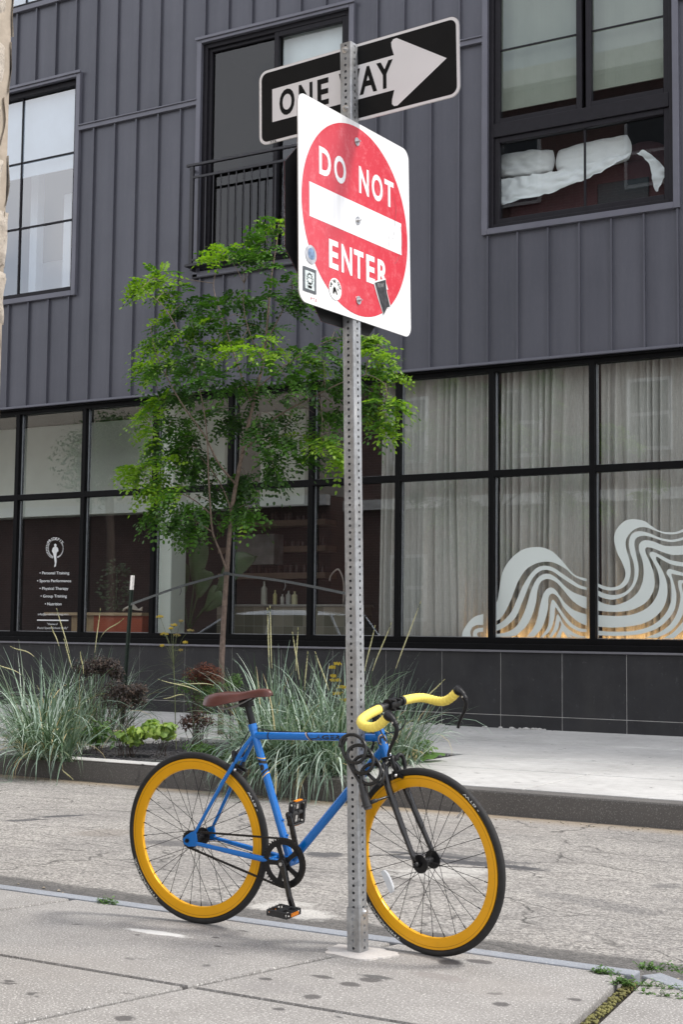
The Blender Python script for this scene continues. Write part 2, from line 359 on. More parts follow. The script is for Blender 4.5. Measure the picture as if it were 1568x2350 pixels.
# moss in the wide joint
ms=MB()
for i in range(900):
    Y=R.uniform(2.6,4.72); x=nx(Y)+R.uniform(-.018,.018); r=R.uniform(.003,.008)
    ms.ball((x,Y,-.012+R.uniform(-.002,.004)),r,3,1,1,.7)
tag(ms.build('moss',mat('joint_moss',(.17,.16,.055),.95,0,.45,60,.6,200),smooth=True),'olive moss filling the wide pavement joint','moss',kind='stuff')
# near kerb: bluish granite strip, with the turned end piece
KERB=m_concrete('blue_grey_kerb_stone',(.30,.325,.365),.35,dark_spots=False)
kb=MB(); kb.box(-60,nx(4.74)-.012,KY+.006,4.815,-.3,.002)
e0=gz(1449,2238); e1=gz(1568,2282)
dx=(e1-e0); dx.z=0; dx.normalize(); nn_=Vector((-dx.y,dx.x,0))
if nn_.y<0: nn_=-nn_
L=2.5
a=Vector((nx(4.76)+.014,4.745,0)); P=[a,a+dx*L,a+dx*L+nn_*.085,a+nn_*.085]
kb.add([(p.x,p.y,-.3) for p in P]+[(p.x,p.y,.004) for p in P],[(0,3,2,1),(4,5,6,7)]+[(i,(i+1)%4,4+(i+1)%4,4+i) for i in range(4)])
struct(kb.build('near_kerb',KERB,bevel=.006,seg=2))
# far kerb and pavement
FK=9.62
BX0,BX1,BY0,BY1=-9.15,-5.85,9.80,12.25
FKM=m_concrete('dark_weathered_kerb',(.12,.114,.108),.25,dark_spots=True)
fk=MB(); fk.box(-60,12,FK,FK+.17,-.45,-.004); o=struct(fk.build('far_kerb',FKM,bevel=.015,seg=2))
fp=MB(); jx=[-60,-30,-20,-15.5,-12.2,BX0]
def fslab(x0,x1,y0,y1): fp.box(x0+.009,x1-.009,y0+.020,y1-.020,-.12,0)
def frow(y0,y1,xs_):
    for i in range(len(xs_)-1): fslab(xs_[i],xs_[i+1],y0,y1)
frow(FK+.166,11.1,[-60,-30,-20,-15.5,-12.2,BX0]); frow(11.1,BY1,[-60,-30,-20,-15.5,-12.2,BX0]); 
frow(FK+.166,11.1,[BX1,-4.2,-1.8,.6,3,6,12]); frow(11.1,BY1,[BX1,-4.2,-1.8,.6,3,6,12])
frow(BY1,14.0,[-60,-30,-20,-15.5,-12.2,-9.1,-6.4,-3.7,-1,2,5,12]); frow(14.0,15.84,[-60,-30,-20,-15.5,-12.2,-9.1,-6.4,-3.7,-1,2,5,12])
struct(fp.build('far_pavement',CONCF,bevel=.004))
fb_=MB(); fb_.box(-60,12,FK+.175,15.84,-.4,-.125); struct(fb_.build('far_pavement_bed',mat('joint_dirt',(.1,.1,.1))))
cp=MB(); cp.box(BX0,BX1,FK-.004,FK+.175,-.004,.006); struct(cp.build('planter_kerb_top',CONCF,bevel=.006))
# soil bed
bd=MB(); nx_,ny_=66,50; vs=[]
for i in range(nx_+1):
    for j in range(ny_+1):
        x=BX0+(BX1-BX0)*i/nx_; y=BY0+(BY1-BY0)*j/ny_
        vs.append((x,y,-.03+.03*noise.noise(Vector((x*3,y*3,0)))+.012*noise.noise(Vector((x*14,y*14,5)))))
bd.add(vs,[(i*(ny_+1)+j,(i+1)*(ny_+1)+j,(i+1)*(ny_+1)+j+1,i*(ny_+1)+j+1) for i in range(nx_) for j in range(ny_)])
struct(bd.build('planting_soil',mat('dark_mulch',(.035,.033,.036),.95,0,.6,55,.9,90),smooth=True))
gv=MB()
for i in range(2600):
    x=R.uniform(BX0,BX1); y=R.uniform(BY0,BY1); r=R.uniform(.006,.014); gv.ball((x,y,-.02+R.uniform(-.01,.01)),r,2,1,1,.7)
tag(gv.build('mulch_gravel',mat('mulch_gravel',(.05,.048,.052),.9,0,.6,20)),'dark gravel mulch covering the planting bed','gravel',kind='stuff')
# white cement patch round the post foot
pb=gz(824,2186); pt=MB(); ring=[]
for k in range(40):
    a=2*PI*k/40; r=.115*(1+.35*noise.noise(Vector((math.cos(a)*1.7,math.sin(a)*1.7,3)))+.12*noise.noise(Vector((math.cos(a)*6,math.sin(a)*6,9))))
    ring.append((pb.x+r*1.15*math.cos(a),pb.y+.01+r*.8*math.sin(a)))
pt.prism(ring,lambda x,y:Vector((x,y,.005)),lambda x,y:Vector((x,y,-.02)))
struct(pt.build('cement_patch',m_concrete('white_cement',(.66,.63,.60),.3,dark_spots=False)))

# ------------------------------------------------------------------ THE DARK BUILDING
Yc=15.8
FB=thing('metal_clad_building','dark violet-grey standing-seam metal building with black-framed shop windows','building',(-10,Yc,0))
BXL,BXR,ZT=-26,6,12.6
mullX=[-5.925-1.3*k for k in range(-8,16)]
holes=[(-16.35,-13.96,6.09,9.33),(-16.35,-13.96,10.66,12.3),(-11.66,-9.25,6.09,9.37),(-7.24,-4.89,6.10,9.40),(-2.2,.2,6.1,9.4),(-20.8,-18.5,6.1,9.4)]
SHX=(-20,3)   # storefront span
allh=holes+[(SHX[0],SHX[1],.93,4.43)]
def wall_holes(mb,x0,x1,z0,z1,hs,y,depth=.18):
    X=sorted({x0,x1,*[h[0] for h in hs],*[h[1] for h in hs]}); Z=sorted({z0,z1,*[h[2] for h in hs],*[h[3] for h in hs]})
    X=[v for v in X if x0<=v<=x1]; Z=[v for v in Z if z0<=v<=z1]
    for i in range(len(X)-1):
        for j in range(len(Z)-1):
            cx,cz=(X[i]+X[i+1])/2,(Z[j]+Z[j+1])/2
            if any(h[0]<cx<h[1] and h[2]<cz<h[3] for h in hs): continue
            mb.add([(X[i],y,Z[j]),(X[i+1],y,Z[j]),(X[i+1],y,Z[j+1]),(X[i],y,Z[j+1])],[(0,1,2,3)])
    for (a,b,c,d) in hs:
        if c<z0-.01: c=z0
        mb.add([(a,y,c),(b,y,c),(b,y,d),(a,y,d),(a,y+depth,c),(b,y+depth,c),(b,y+depth,d),(a,y+depth,d)],[(0,4,5,1),(1,5,6,2),(2,6,7,3),(3,7,4,0)])
w=MB(); wall_holes(w,BXL,BXR,4.43,ZT,holes,Yc)
# standing seams, broken at the openings and at the belt trim
k0=-4.85+.3985*27
for k in range(0,80):
    X=k0-.3985*k
    if X<BXL: break
    segs=[(4.44,ZT)]
    for (a,b,c,d) in holes:
        if a-.08<X<b+.08:
            ns=[]
            for (s,e) in segs:
                if s<c-.08: ns.append((s,min(e,c-.08)))
                if e>d+.08: ns.append((max(s,d+.08),e))
            segs=ns
    for (s,e) in segs:
        if e-s>.05: w.box(X-.011,X+.011,Yc-.038,Yc+.001,s,e)
w.build('cladding',CLAD,FB,normals=False)
body=MB(); 
body.add([(BXL,Yc,0),(BXL,26,0),(BXL,26,ZT),(BXL,Yc,ZT)],[(0,1,2,3)]); body.add([(BXR,Yc,0),(BXR,26,0),(BXR,26,ZT),(BXR,Yc,ZT)],[(0,3,2,1)])
body.add([(BXL,26,0),(BXR,26,0),(BXR,26,ZT),(BXL,26,ZT)],[(0,1,2,3)]); body.add([(BXL,Yc,ZT),(BXR,Yc,ZT),(BXR,26,ZT),(BXL,26,ZT)],[(0,1,2,3)])
body.build('outer_wall',CLAD,FB)
# interior shell (dark rooms)
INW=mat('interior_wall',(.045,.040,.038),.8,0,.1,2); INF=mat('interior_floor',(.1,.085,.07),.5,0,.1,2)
rm=MB()
rm.add([(BXL,21,0),(BXR,21,0),(BXR,21,4.5),(BXL,21,4.5)],[(0,1,2,3)])
rm.add([(BXL,16.05,4.46),(BXR,16.05,4.46),(BXR,21,4.46),(BXL,21,4.46)],[(0,1,2,3)])
for (a,b,c,d) in holes:
    rm.add([(a-.4,19,c-.5),(b+.4,19,c-.5),(b+.4,19,d+.3),(a-.4,19,d+.3)],[(0,1,2,3)])
    rm.add([(a-.4,15.99,c-.5),(a-.4,19,c-.5),(a-.4,19,d+.3),(a-.4,15.99,d+.3)],[(0,1,2,3)])
    rm.add([(b+.4,15.99,c-.5),(b+.4,19,c-.5),(b+.4,19,d+.3),(b+.4,15.99,d+.3)],[(0,1,2,3)])
    rm.add([(a-.4,15.99,c-.5),(b+.4,15.99,c-.5),(b+.4,19,c-.5),(a-.4,19,c-.5)],[(0,1,2,3)])
    rm.add([(a-.4,15.99,d+.3),(b+.4,15.99,d+.3),(b+.4,19,d+.3),(a-.4,19,d+.3)],[(0,1,2,3)])
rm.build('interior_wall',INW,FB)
wl=MB(); wl.box(-15.6,-15.45,16.6,16.75,6.1,8.9); wl.box(-14.9,-14.75,16.6,16.75,6.1,7.9); wl.box(-16.3,-14.3,17.6,17.7,5.7,7.2); wl.box(-16.3,-14.0,18.6,18.7,5.7,9.4); wl.build('room_partition',mat('white_partition',(.8,.82,.85),.7,0,.03,3),FB)
bk=MB(); bk.box(-19,-12.45,17.6,17.9,2.95,4.44); bk.box(-12.0,-11.2,17.9,18.1,3.0,4.44); bk.build('added_pale_panel',mat('pale_plaster',(.62,.66,.60),.7,0,.05,2),FB,bevel=.01)  # pale boxes added inside only to brighten the upper-left shop panes
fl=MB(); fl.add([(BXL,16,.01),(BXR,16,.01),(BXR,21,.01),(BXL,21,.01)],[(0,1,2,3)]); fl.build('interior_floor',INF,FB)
# belt and window trims
tm=MB()
for (a,b) in ((BXL,-20.87),(-18.43,-16.42),(-13.89,-11.73),(-9.18,-7.31),(-4.82,-2.27),(.27,BXR)):
    tm.box(a,b,Yc-.055,Yc+.002,8.495,8.575); tm.box(a,b,Yc-.075,Yc-.056,8.56,8.58)
tm.box(BXL,BXR,Yc-.05,Yc+.001,4.405,4.437)
tm.build('belt_trim',TRIM,FB,bevel=.004)
for (a,b,c,d) in holes:
    t_=MB(); e=.075
    t_.box(a-e,a,Yc-.06,Yc+.05,c-e,d+e); t_.box(b,b+e,Yc-.06,Yc+.05,c-e,d+e); t_.box(a,b,Yc-.062,Yc+.05,d,d+e); t_.box(a,b,Yc-.062,Yc+.05,c-e,c)
    t_.box(a-e-.02,b+e+.02,Yc-.085,Yc-.062,d+e-.03,d+e+.012)
    t_.build('window_trim',TRIM,FB,bevel=.004)
G_UP=glass('upper_window_glass',.17,1.8,(.80,.86,.9)); G_DARK=glass('screened_glass',.01,.9,(.30,.31,.31)); G_SHOP=glass('shop_glass',.05,1.8,(.95,.98,.97)); G_R=glass('right_window_glass',.02,1.3,(.93,.97,.95))
def win(name,a,b,c,d,frames,panes,muntins,gm,y=Yc):
    f=MB()
    for (x0,x1,z0,z1,yy) in frames: f.box(x0,x1,y+yy,y+yy+.07,z0,z1)
    w_=f.build(name,WFR,FB,bevel=.005)
    for (x0,x1,z0,z1,gl_) in panes:
        p=MB(); p.add([(x0,y+.085,z0),(x1,y+.085,z0),(x1,y+.085,z1),(x0,y+.085,z1)],[(0,1,2,3)]); p.build('pane',gl_ or gm,w_,normals=False)
    if muntins:
        mm=MB()
        for (x0,x1,z0,z1) in muntins: mm.box(x0,x1,y+.066,y+.083,z0,z1)
        mm.build('muntin',WFR,w_)
    return w_
def ring_frames(x0,x1,z0,z1,t,yy): return [(x0,x0+t,z0,z1,yy),(x1-t,x1,z0,z1,yy),(x0+t,x1-t,z1-t,z1,yy+.001),(x0+t,x1-t,z0,z0+t,yy+.001)]
a,b,c,d=holes[0]
win('window',a,b,c,d,ring_frames(a,b,c,d,.085,.02),[(a+.08,b-.08,c+.08,d-.08,None)],[(-15.14,-15.115,c+.08,d-.08),(a+.08,b-.08,8.215,8.24),(a+.08,b-.08,7.19,7.215)],G_UP)
a,b,c,d=holes[1]; win('window',a,b,c,d,ring_frames(a,b,c,d,.085,.02),[(a+.08,b-.08,c+.08,d-.08,None)],[(-15.14,-15.115,c+.08,d-.08)],G_UP)
for h in holes[4:]:
    a,b,c,d=h; win('window',a,b,c,d,ring_frames(a,b,c,d,.085,.02),[(a+.08,b-.08,c+.08,d-.08,None)],[((a+b)/2-.012,(a+b)/2+.012,c+.08,d-.08)],G_UP)
# balcony door
a,b,c,d=holes[2]; xm=-10.45
dw=win('balcony_door',a,b,c,d,ring_frames(a,b,c,d,.07,.0)+ring_frames(a+.07,xm+.03,c+.07,d-.07,.05,.04)+ring_frames(xm-.02,b-.07,c+.07,d-.07,.07,.01),
   [(a+.12,xm-.02,c+.12,d-.12,G_DARK),(xm+.05,b-.14,c+.14,d-.14,G_R)],None,G_DARK)
# right window: two casements over a fixed light
a,b,c,d=holes[3]
win('window',a,b,c,d,ring_frames(a,b,c,d,.06,.0)+[(a+.06,b-.06,7.26,7.43,.0)]+ring_frames(a+.06,-6.03,7.43,d-.06,.07,.03)+ring_frames(-5.98,b-.06,7.43,d-.06,.07,.03)+ring_frames(a+.06,b-.06,c+.06,7.26,.07,.03),
   [(a+.12,-6.09,7.49,d-.12,None),(-5.92,b-.12,7.49,d-.12,None),(a+.12,b-.12,c+.12,7.20,None)],[(a+.13,-6.1,8.375,8.395),(-5.91,b-.13,8.375,8.395),(-6.02,-5.995,c+.13,7.19)],G_R)
# blinds, part of the building
BL=mat('roller_blind',(.24,.26,.225),.8,0,.05,3); BLW=mat('pale_blind',(.62,.66,.7),.8,0,.05,3)
for (x0,x1,z0,z1,m_) in ((-7.15,-6.07,7.66,9.35,BL),(-5.94,-4.97,7.70,9.35,BL),(-10.42,-9.36,8.0,9.3,BLW),(-16.2,-14.03,8.05,9.25,BLW),(-16.2,-14.03,10.7,12.2,BLW)):
    q=MB(); n=24; vs=[];
    for i in range(n+1):
        x=x0+(x1-x0)*i/n; yy=Yc+.16+.004*math.sin(i*1.1); vs+=[(x,yy,z0),(x,yy,z1)]
    q.add(vs,[(2*i,2*i+2,2*i+3,2*i+1) for i in range(n)]); q.box(x0,x1,Yc+.15,Yc+.17,z0-.025,z0-.001); q.build('roller_blind',m_,FB)
# juliet balcony railing
RAILM=mat('railing_black',(.03,.03,.036),.4,.2,.1,10)
rl=MB(); y0=Yc-.18; X0,X1=-11.77,-8.98
rl.box(X0,X1,y0-.03,y0+.02,7.553,7.588); rl.box(X0+.09,X1-.09,y0-.015,y0+.012,7.378,7.412); rl.box(X0,X1,y0-.03,y0+.12,6.137,6.172); rl.box(X0+.09,X1-.09,y0-.015,y0+.012,6.207,6.237)
for x in (X0+.06,X1-.12): rl.box(x,x+.055,y0-.02,y0+.025,6.173,7.552)
x=X0+.19
while x<X1-.2: rl.box(x,x+.016,y0-.009,y0+.007,6.238,7.377); x+=.128
for x in (X0+.02,X1-.06):
    rl.box(x,x+.03,y0+.021,Yc-.001,7.515,7.547); rl.box(x+.04,x+.07,y0+.021,Yc-.001,6.087,6.136)
rl.box(-11.75,-9.15,Yc-.06,Yc-.001,6.0,6.06)
rl.build('balcony_railing',RAILM,FB,bevel=.003)
# storefront
sf=MB(); yf=Yc+.045
for X in mullX:
    if SHX[0]<X<SHX[1]: sf.box(X-.036,X+.036,yf,yf+.13,1.0,4.40)
sf.box(SHX[0],SHX[1],yf+.002,yf+.128,3.03,3.112); sf.box(SHX[0],SHX[1],yf+.002,yf+.128,4.325,4.43); sf.box(SHX[0],SHX[1],yf+.002,yf+.128,.985,1.075)
sf.box(BXL,BXR,Yc-.02,yf+.0,.93,1.0); sf.box(BXL,BXR,Yc-.005,Yc+.2,4.38,4.404)
sf.build('shopfront_frame',BLACKMETAL,FB,bevel=.004)
sv=MB(); sv.box(BXL,BXR,Yc-.05,Yc+.01,.905,.929)
sv.build('sill_flashing',mat('sill_metal',(.26,.26,.29),.35,.6,.1,6),FB)
bdm=MB()
for X in mullX:
    if SHX[0]<X<SHX[1]-1:
        for z0,z1 in ((1.076,3.029),(3.113,4.324)):
            bdm.box(X+.0365,X+.0445,yf+.065,yf+.085,z0,z1); bdm.box(X+.046,X+1.3-.037,yf+.065,yf+.085,z0,z0+.008)
bdm.build('glazing_bead',SILVER,FB)
for i,X in enumerate(mullX):
    if not(SHX[0]<X<SHX[1]-1): continue
    for z0,z1 in ((1.076,3.029),(3.113,4.324)):
        p=MB(); p.add([(X+.037,yf+.09,z0),(X+1.263,yf+.09,z0),(X+1.263,yf+.09,z1),(X+.037,yf+.09,z1)],[(0,1,2,3)]); p.build('shop_pane',G_SHOP,FB,normals=False)
YG=yf+.086
# base tiles
def m_tile():
    t=NT('dark_stone_tile'); c=t.ramp(t.noise(3,6,.65),.3,.75,(.012,.012,.014,1),(.026,.026,.029,1))
    c=t.mix(t.ramp(t.noise(18,6,.75),.62,.74),c,t.mix(.25,c,(.3,.3,.3)))
    c=t.mix(t.ramp(t.noise(7,5,.8,stretch=(1.5,1,.6)),.62,.78),c,(.085,.085,.09)); c=t.mix(t.ramp(t.noise(1.4,4,.7,stretch=(1,1,.3)),.45,.75),c,t.mix(.5,c,(.05,.048,.045)))
    return t.bsdf(c,.55,0,bump=t.noise(40,4),bstr=.1)
tl=MB(); X=-7.85-.785*23
while X<BXR:
    xa,xb=max(X+.004,BXL),min(X+.781,BXR)
    tl.box(xa,xb,Yc-.012,Yc+.01,.159,.90); tl.box(xa,xb,Yc-.012,Yc+.01,-.1,.151); X+=.785
tl.build('base_tiles',m_tile(),FB)
gr=MB(); gr.add([(BXL,Yc-.006,-.1),(BXR,Yc-.006,-.1),(BXR,Yc-.006,.9),(BXL,Yc-.006,.9)],[(0,1,2,3)]); gr.add([(BXL,Yc+.04,-.1),(BXR,Yc+.04,-.1),(BXR,Yc+.04,.95),(BXL,Yc+.04,.95)],[(0,1,2,3)]); gr.build('tile_grout',mat('pale_grout',(.62,.61,.59),.8,0,.2,10),FB)
# dark strip of mortar at the foot
# window film: flowing wave bands on the right-hand shop panes
FILM=mat('frosted_white_film',(.64,.69,.66),.55,0,.03,2)
def Zp(x,y): return at(1066.2+x*.32,1097.6+y*.32,YG-.004)
bands=[
([(-20,1138),(-8,1090),(30,1030),(75,990),(135,970)],[(135,1050),(90,1050),(55,1070),(42,1100),(50,1135)]),
([(60,1134),(65,1095),(90,1075),(135,1068)],[(135,1100),(105,1100),(90,1115),(100,1134)]),
([(203,920),(235,880),(250,800),(265,700),(300,620),(360,550),(430,505),(500,492),(570,497),(640,530),(700,590),(750,650),(800,695),(877,718)],[(877,738),(830,722),(780,695),(730,650),(670,615),(620,598),(560,598),(500,615),(440,655),(390,730),(360,800),(330,880),(290,960),(250,1010),(203,1028)]),
([(203,1055),(240,1045),(290,1010),(340,950),(380,860),(420,770),(470,690),(520,640),(580,625),(640,640),(700,680),(760,720),(820,760),(877,780)],[(877,798),(820,785),(750,745),(690,705),(630,665),(570,655),(520,680),(480,730),(450,800),(410,900),(370,990),(310,1050),(250,1085),(203,1095)]),
([(203,1115),(260,1110),(330,1090),(380,1050),(420,980),(450,900),(480,800),(520,720),(570,685),(620,688),(670,720),(720,770),(780,815),(877,850)],[(877,935),(830,915),(770,870),(720,810),(660,745),(600,720),(550,740),(525,800),(515,880),(490,970),(450,1050),(400,1100),(350,1130),(203,1134)]),
([(445,1134),(490,1080),(520,1010),(545,900),(570,820),(610,782),(650,795),(690,850),(730,900),(790,945),(877,975)],[(877,1055),(820,1030),(760,980),(710,920),(670,850),(630,825),(605,850),(600,930),(580,1010),(550,1080),(500,1134)]),
([(545,1136),(590,1080),(610,1010),(615,930),(625,880),(640,870),(670,910),(710,970),(760,1030),(820,1070),(877,1080)],[(877,1100),(820,1095),(750,1055),(700,990),(660,930),(650,930),(645,1000),(620,1080),(570,1136)]),
([(605,1136),(640,1080),(655,1020),(665,975),(680,985),(710,1040),(760,1090),(830,1125),(877,1133)],[(877,1138),(800,1138),(740,1105),(700,1060),(685,1020),(670,1080),(630,1136)]),
([(655,1138),(685,1080),(695,1052),(715,1075),(760,1125),(780,1138)],[(740,1138),(705,1095),(690,1138)]),
([(945,745),(1000,770),(1060,780),(1110,765),(1145,725),(1155,670),(1130,600),(1095,530),(1075,450),(1080,390),(1110,340),(1160,300),(1220,292),(1290,305),(1340,340),(1400,375),(1460,385),(1520,383),(1600,350)],[(1600,370),(1520,397),(1440,397),(1360,370),(1300,350),(1240,355),(1190,390),(1160,440),(1160,500),(1185,590),(1192,680),(1170,750),(1120,790),(1060,802),(1000,795),(945,770)]),
([(945,797),(1010,825),(1080,835),(1150,815),(1200,765),(1220,690),(1215,610),(1190,530),(1180,460),(1200,400),(1250,378),(1320,390),(1390,420),(1460,437),(1520,435),(1600,410)],[(1600,430),(1500,455),(1420,445),(1340,420),(1280,410),(1230,430),(1220,480),(1235,560),(1250,650),(1235,740),(1190,810),(1130,850),(1060,868),(990,855),(945,832)]),
([(945,868),(1000,895),(1070,908),(1140,890),(1210,850),(1260,790),(1285,700),(1280,600),(1255,520),(1255,470),(1290,443),(1350,450),(1430,480),(1500,485),(1600,478)],[(1600,543),(1500,548),(1430,530),(1350,500),(1305,495),(1300,530),(1330,600),(1360,690),(1360,790),(1310,880),(1230,930),(1140,953),(1040,955),(945,945)]),
([(945,978),(1100,985),(1220,970),(1320,920),(1380,840),(1400,750),(1385,660),(1350,590),(1328,545),(1345,525),(1400,545),(1480,585),(1600,605)],[(1600,635),(1500,620),(1430,590),(1380,560),(1380,590),(1420,660),(1450,740),(1455,830),(1430,920),(1370,990),(1280,1040),(1160,1063),(1050,1068),(945,1060)]),
([(945,1090),(1080,1098),(1220,1090),(1340,1055),(1430,985),(1480,890),(1485,790),(1475,720),(1450,680),(1465,650),(1500,655),(1600,685)],[(1600,705),(1520,690),(1485,685),(1500,740),(1520,830),(1510,930),(1460,1010),(1380,1075),(1260,1115),(1100,1128),(945,1123)]),
([(1290,1142),(1400,1100),(1480,1040),(1530,950),(1550,850),(1535,770),(1540,730),(1600,735)],[(1600,755),(1560,755),(1572,850),(1570,960),(1530,1040),(1470,1100),(1380,1142)]),
([(1420,1146),(1500,1100),(1600,990)],[(1600,1060),(1500,1146)])]
wf=MB()
for A,B in bands:
    pa=spline([(x,y,0) for x,y in A],5); pb_=spline([(x,y,0) for x,y in B],5); pts=pa+pb_
    P=[Zp(p.x,p.y) for p in pts]; tr=tessellate_polygon([P]); wf.add(P,[tuple(t) for t in tr])
wf.build('wave_window_film',FILM,FB,normals=False)
# lettering on the left shop pane
LET=mat('white_window_lettering',(.75,.77,.77),.6,0,.03,2)
lt=MB(); PXM=1/.00685
def put2d(mb,t,fn): vs,fs=t; mb.add([fn(x,y) for x,y in vs],fs)
def gl(px,py): return at(px,py,YG-.004)
def line_on_glass(s,cx,cy,hpx,bold=.0,ang=0,wpx=None):
    t=text2d(s,1,1,bold); vs,fs=t
    hh=.72; kx=hpx/hh; ky=hpx/hh
    if wpx:
        ww=max(v[0] for v in vs)-min(v[0] for v in vs); kx=wpx/ww
    ca,sa=math.cos(ang),math.sin(ang)
    lt.add([gl(cx+(x*kx*ca+y*ky*sa),cy-(y*ky*ca-x*kx*sa)) for x,y in vs],fs)
for s,cx,cy,wpx in (('\u2022 Personal Training',124.5,1314.5,68),('\u2022 Sports Performance',124,1332.5,78),('\u2022 Physical Therapy',123.5,1350,66),('\u2022 Group Training',123,1367.5,60),('\u2022 Nutrition',122,1385.5,38)):
    line_on_glass(s,cx,cy,6.6,.012,0,wpx)
line_on_glass('info@pridefittraining.com',122,1409,5,.0,0,70)
line_on_glass('"Home of',120,1431.5,5,.0,0,24); line_on_glass('Parisi Speed School Philly"',121,1440.5,5,.0,0,70)
lt.add([gl(85,1421),gl(157,1421.6),gl(157,1424.4),gl(85,1423.8)],[(0,1,2,3)])
for i,ch in enumerate('PRIDEFIT'):
    a=rad(-58+116*i/7); line_on_glass(ch,126.5+17.5*math.sin(a),1253.5-17.5*math.cos(a),6.5,.02,a)
for sgn in (-1,1):                      # laurel leaves
    for k in range(11):
        a=rad(66+100*k/10); cx=126.5+sgn*18*math.sin(a); cy=1258-21*math.cos(a)
        for da in (-.55,.5):
            dxl=sgn*(math.cos(a)*.9)+da*sgn*math.sin(a); dyl=math.sin(a)*1.0-da*-.3
            L_=4.4; tx,ty=-dxl,-dyl+0; n_=math.hypot(tx,ty) or 1; tx/=n_; ty/=n_
            tx,ty=tx*math.cos(da)-ty*math.sin(da),tx*math.sin(da)+ty*math.cos(da)
            lt.add([gl(cx,cy),gl(cx+tx*L_*.5-ty*1.1,cy+ty*L_*.5+tx*1.1),gl(cx+tx*L_,cy+ty*L_),gl(cx+tx*L_*.5+ty*1.1,cy+ty*L_*.5-tx*1.1)],[(0,1,2,3)])
fig=[(124,1249),(127,1247),(130,1250),(129,1254),(133,1257),(134,1264),(130,1268),(129,1277),(130,1288),(128,1299),(124,1301),(126,1292),(124,1280),(122,1270),(119,1264),(121,1257),(125,1254)]
lt.add([gl(x,y) for x,y in fig],[tuple(t) for t in tessellate_polygon([[gl(x,y) for x,y in fig]])])
lt.build('window_lettering',LET,FB,normals=False)
FB['label']='dark violet-grey standing-seam metal building with black-framed shop windows'
# warm LED strip lamp behind the film (a lit lamp in the photo)
def emit(name,col,s):
    t=NT(name); e=t.n('ShaderNodeEmission'); e.inputs[0].default_value=v3(col); e.inputs[1].default_value=s; t.l(e.outputs[0],t.out.inputs['Surface']); return t.m
ls=MB(); ls.box(-7.45,-3.2,16.03,16.05,1.02,1.04); tag(ls.build('light_strip',emit('warm_led',(1,.55,.18),16)),'warm glowing light strip along the sill under the curtains','light strip')
# ------------------------------------------------------------------ inside the shop
def curtain(name,x0,x1,z0,z1,y,label,m_,amp=.045,seed=1):
    q=MB(); rr=random.Random(seed); n=int((x1-x0)/.006); vs=[]; ph=[rr.uniform(0,6.28) for _ in range(6)]
    rows=14
    for j in range(rows+1):
        f=j/rows; z=z1+(z0-z1)*f
        for i in range(n+1):
            x=x0+(x1-x0)*i/n; s=x*52+2.6*math.sin(x*5.1+ph[0])+1.5*math.sin(x*13+ph[1])+.5*math.sin(x*3+f*2.2+ph[5])
            sn_=math.sin(s); yy=y+.06-amp*3.1*(.60+.40*f**.4)*abs(math.sin(s*.5+.35*math.sin(f*3+x*3)))**.62*(.60+.40*math.sin(x*13+ph[2]))-.020*math.sin(s*.5+x*31+1.3*f)+.010*math.sin(x*17+f*3)
            vs.append((x+.012*math.sin(f*4+x*8+ph[4])*f,yy,z))
    q.add(vs,[(j*(n+1)+i,j*(n+1)+i+1,(j+1)*(n+1)+i+1,(j+1)*(n+1)+i) for j in range(rows) for i in range(n)])
    return tag(q.build(name,m_,smooth=True,normals=False),label,'curtain','linen curtains behind the shop windows')
def m_cloth(name,c0,c1):
    t=NT(name); c=t.mix(t.ramp(t.noise(90,4,.7,stretch=(1,1,.12)),.3,.7),c0,c1); c=t.mix(t.ramp(t.noise(300,2,.6),.4,.7),c,t.mix(.3,c,(.1,.1,.1)))
    b=t.n('ShaderNodeBsdfPrincipled'); t.l(c,b.inputs['Base Color']); b.inputs['Roughness'].default_value=.95
    tr=t.n('ShaderNodeBsdfTranslucent'); t.l(c,tr.inputs['Color']); ms=t.n('ShaderNodeMixShader'); ms.inputs[0].default_value=.03; t.l(b.outputs[0],ms.inputs[1]); t.l(tr.outputs[0],ms.inputs[2]); t.l(ms.outputs[0],t.out.inputs['Surface']); return t.m
LIN=m_cloth('grey_linen',(.47,.455,.425),(.65,.635,.60))
curtain('curtain',-8.93,-7.27,1.0,4.42,16.14,'grey linen curtain behind the shop pane left of the wave film',LIN,.04,3)
curtain('curtain',-7.25,-5.95,1.0,4.42,16.15,'grey linen curtain behind the pane with the single rounded wave hump',LIN,.045,5)
curtain('curtain',-5.93,-2.4,1.0,4.42,16.15,'grey linen curtain at the right photo edge behind the tall curling waves',LIN,.045,8)
def m_stain(name,c0): return mat(name,c0,.6,0,.12,6)
pr=MB(); A=at(350,1300,16.25); B=at(393,1300,16.25); pr.box(A.x,B.x,16.25,16.6,0,4.46); tag(pr.build('wall_pier',mat('pale_plaster',(.62,.66,.60),.7,0,.05,2),bevel=.01),'pale plaster pier standing inside behind the shop glass','pier')
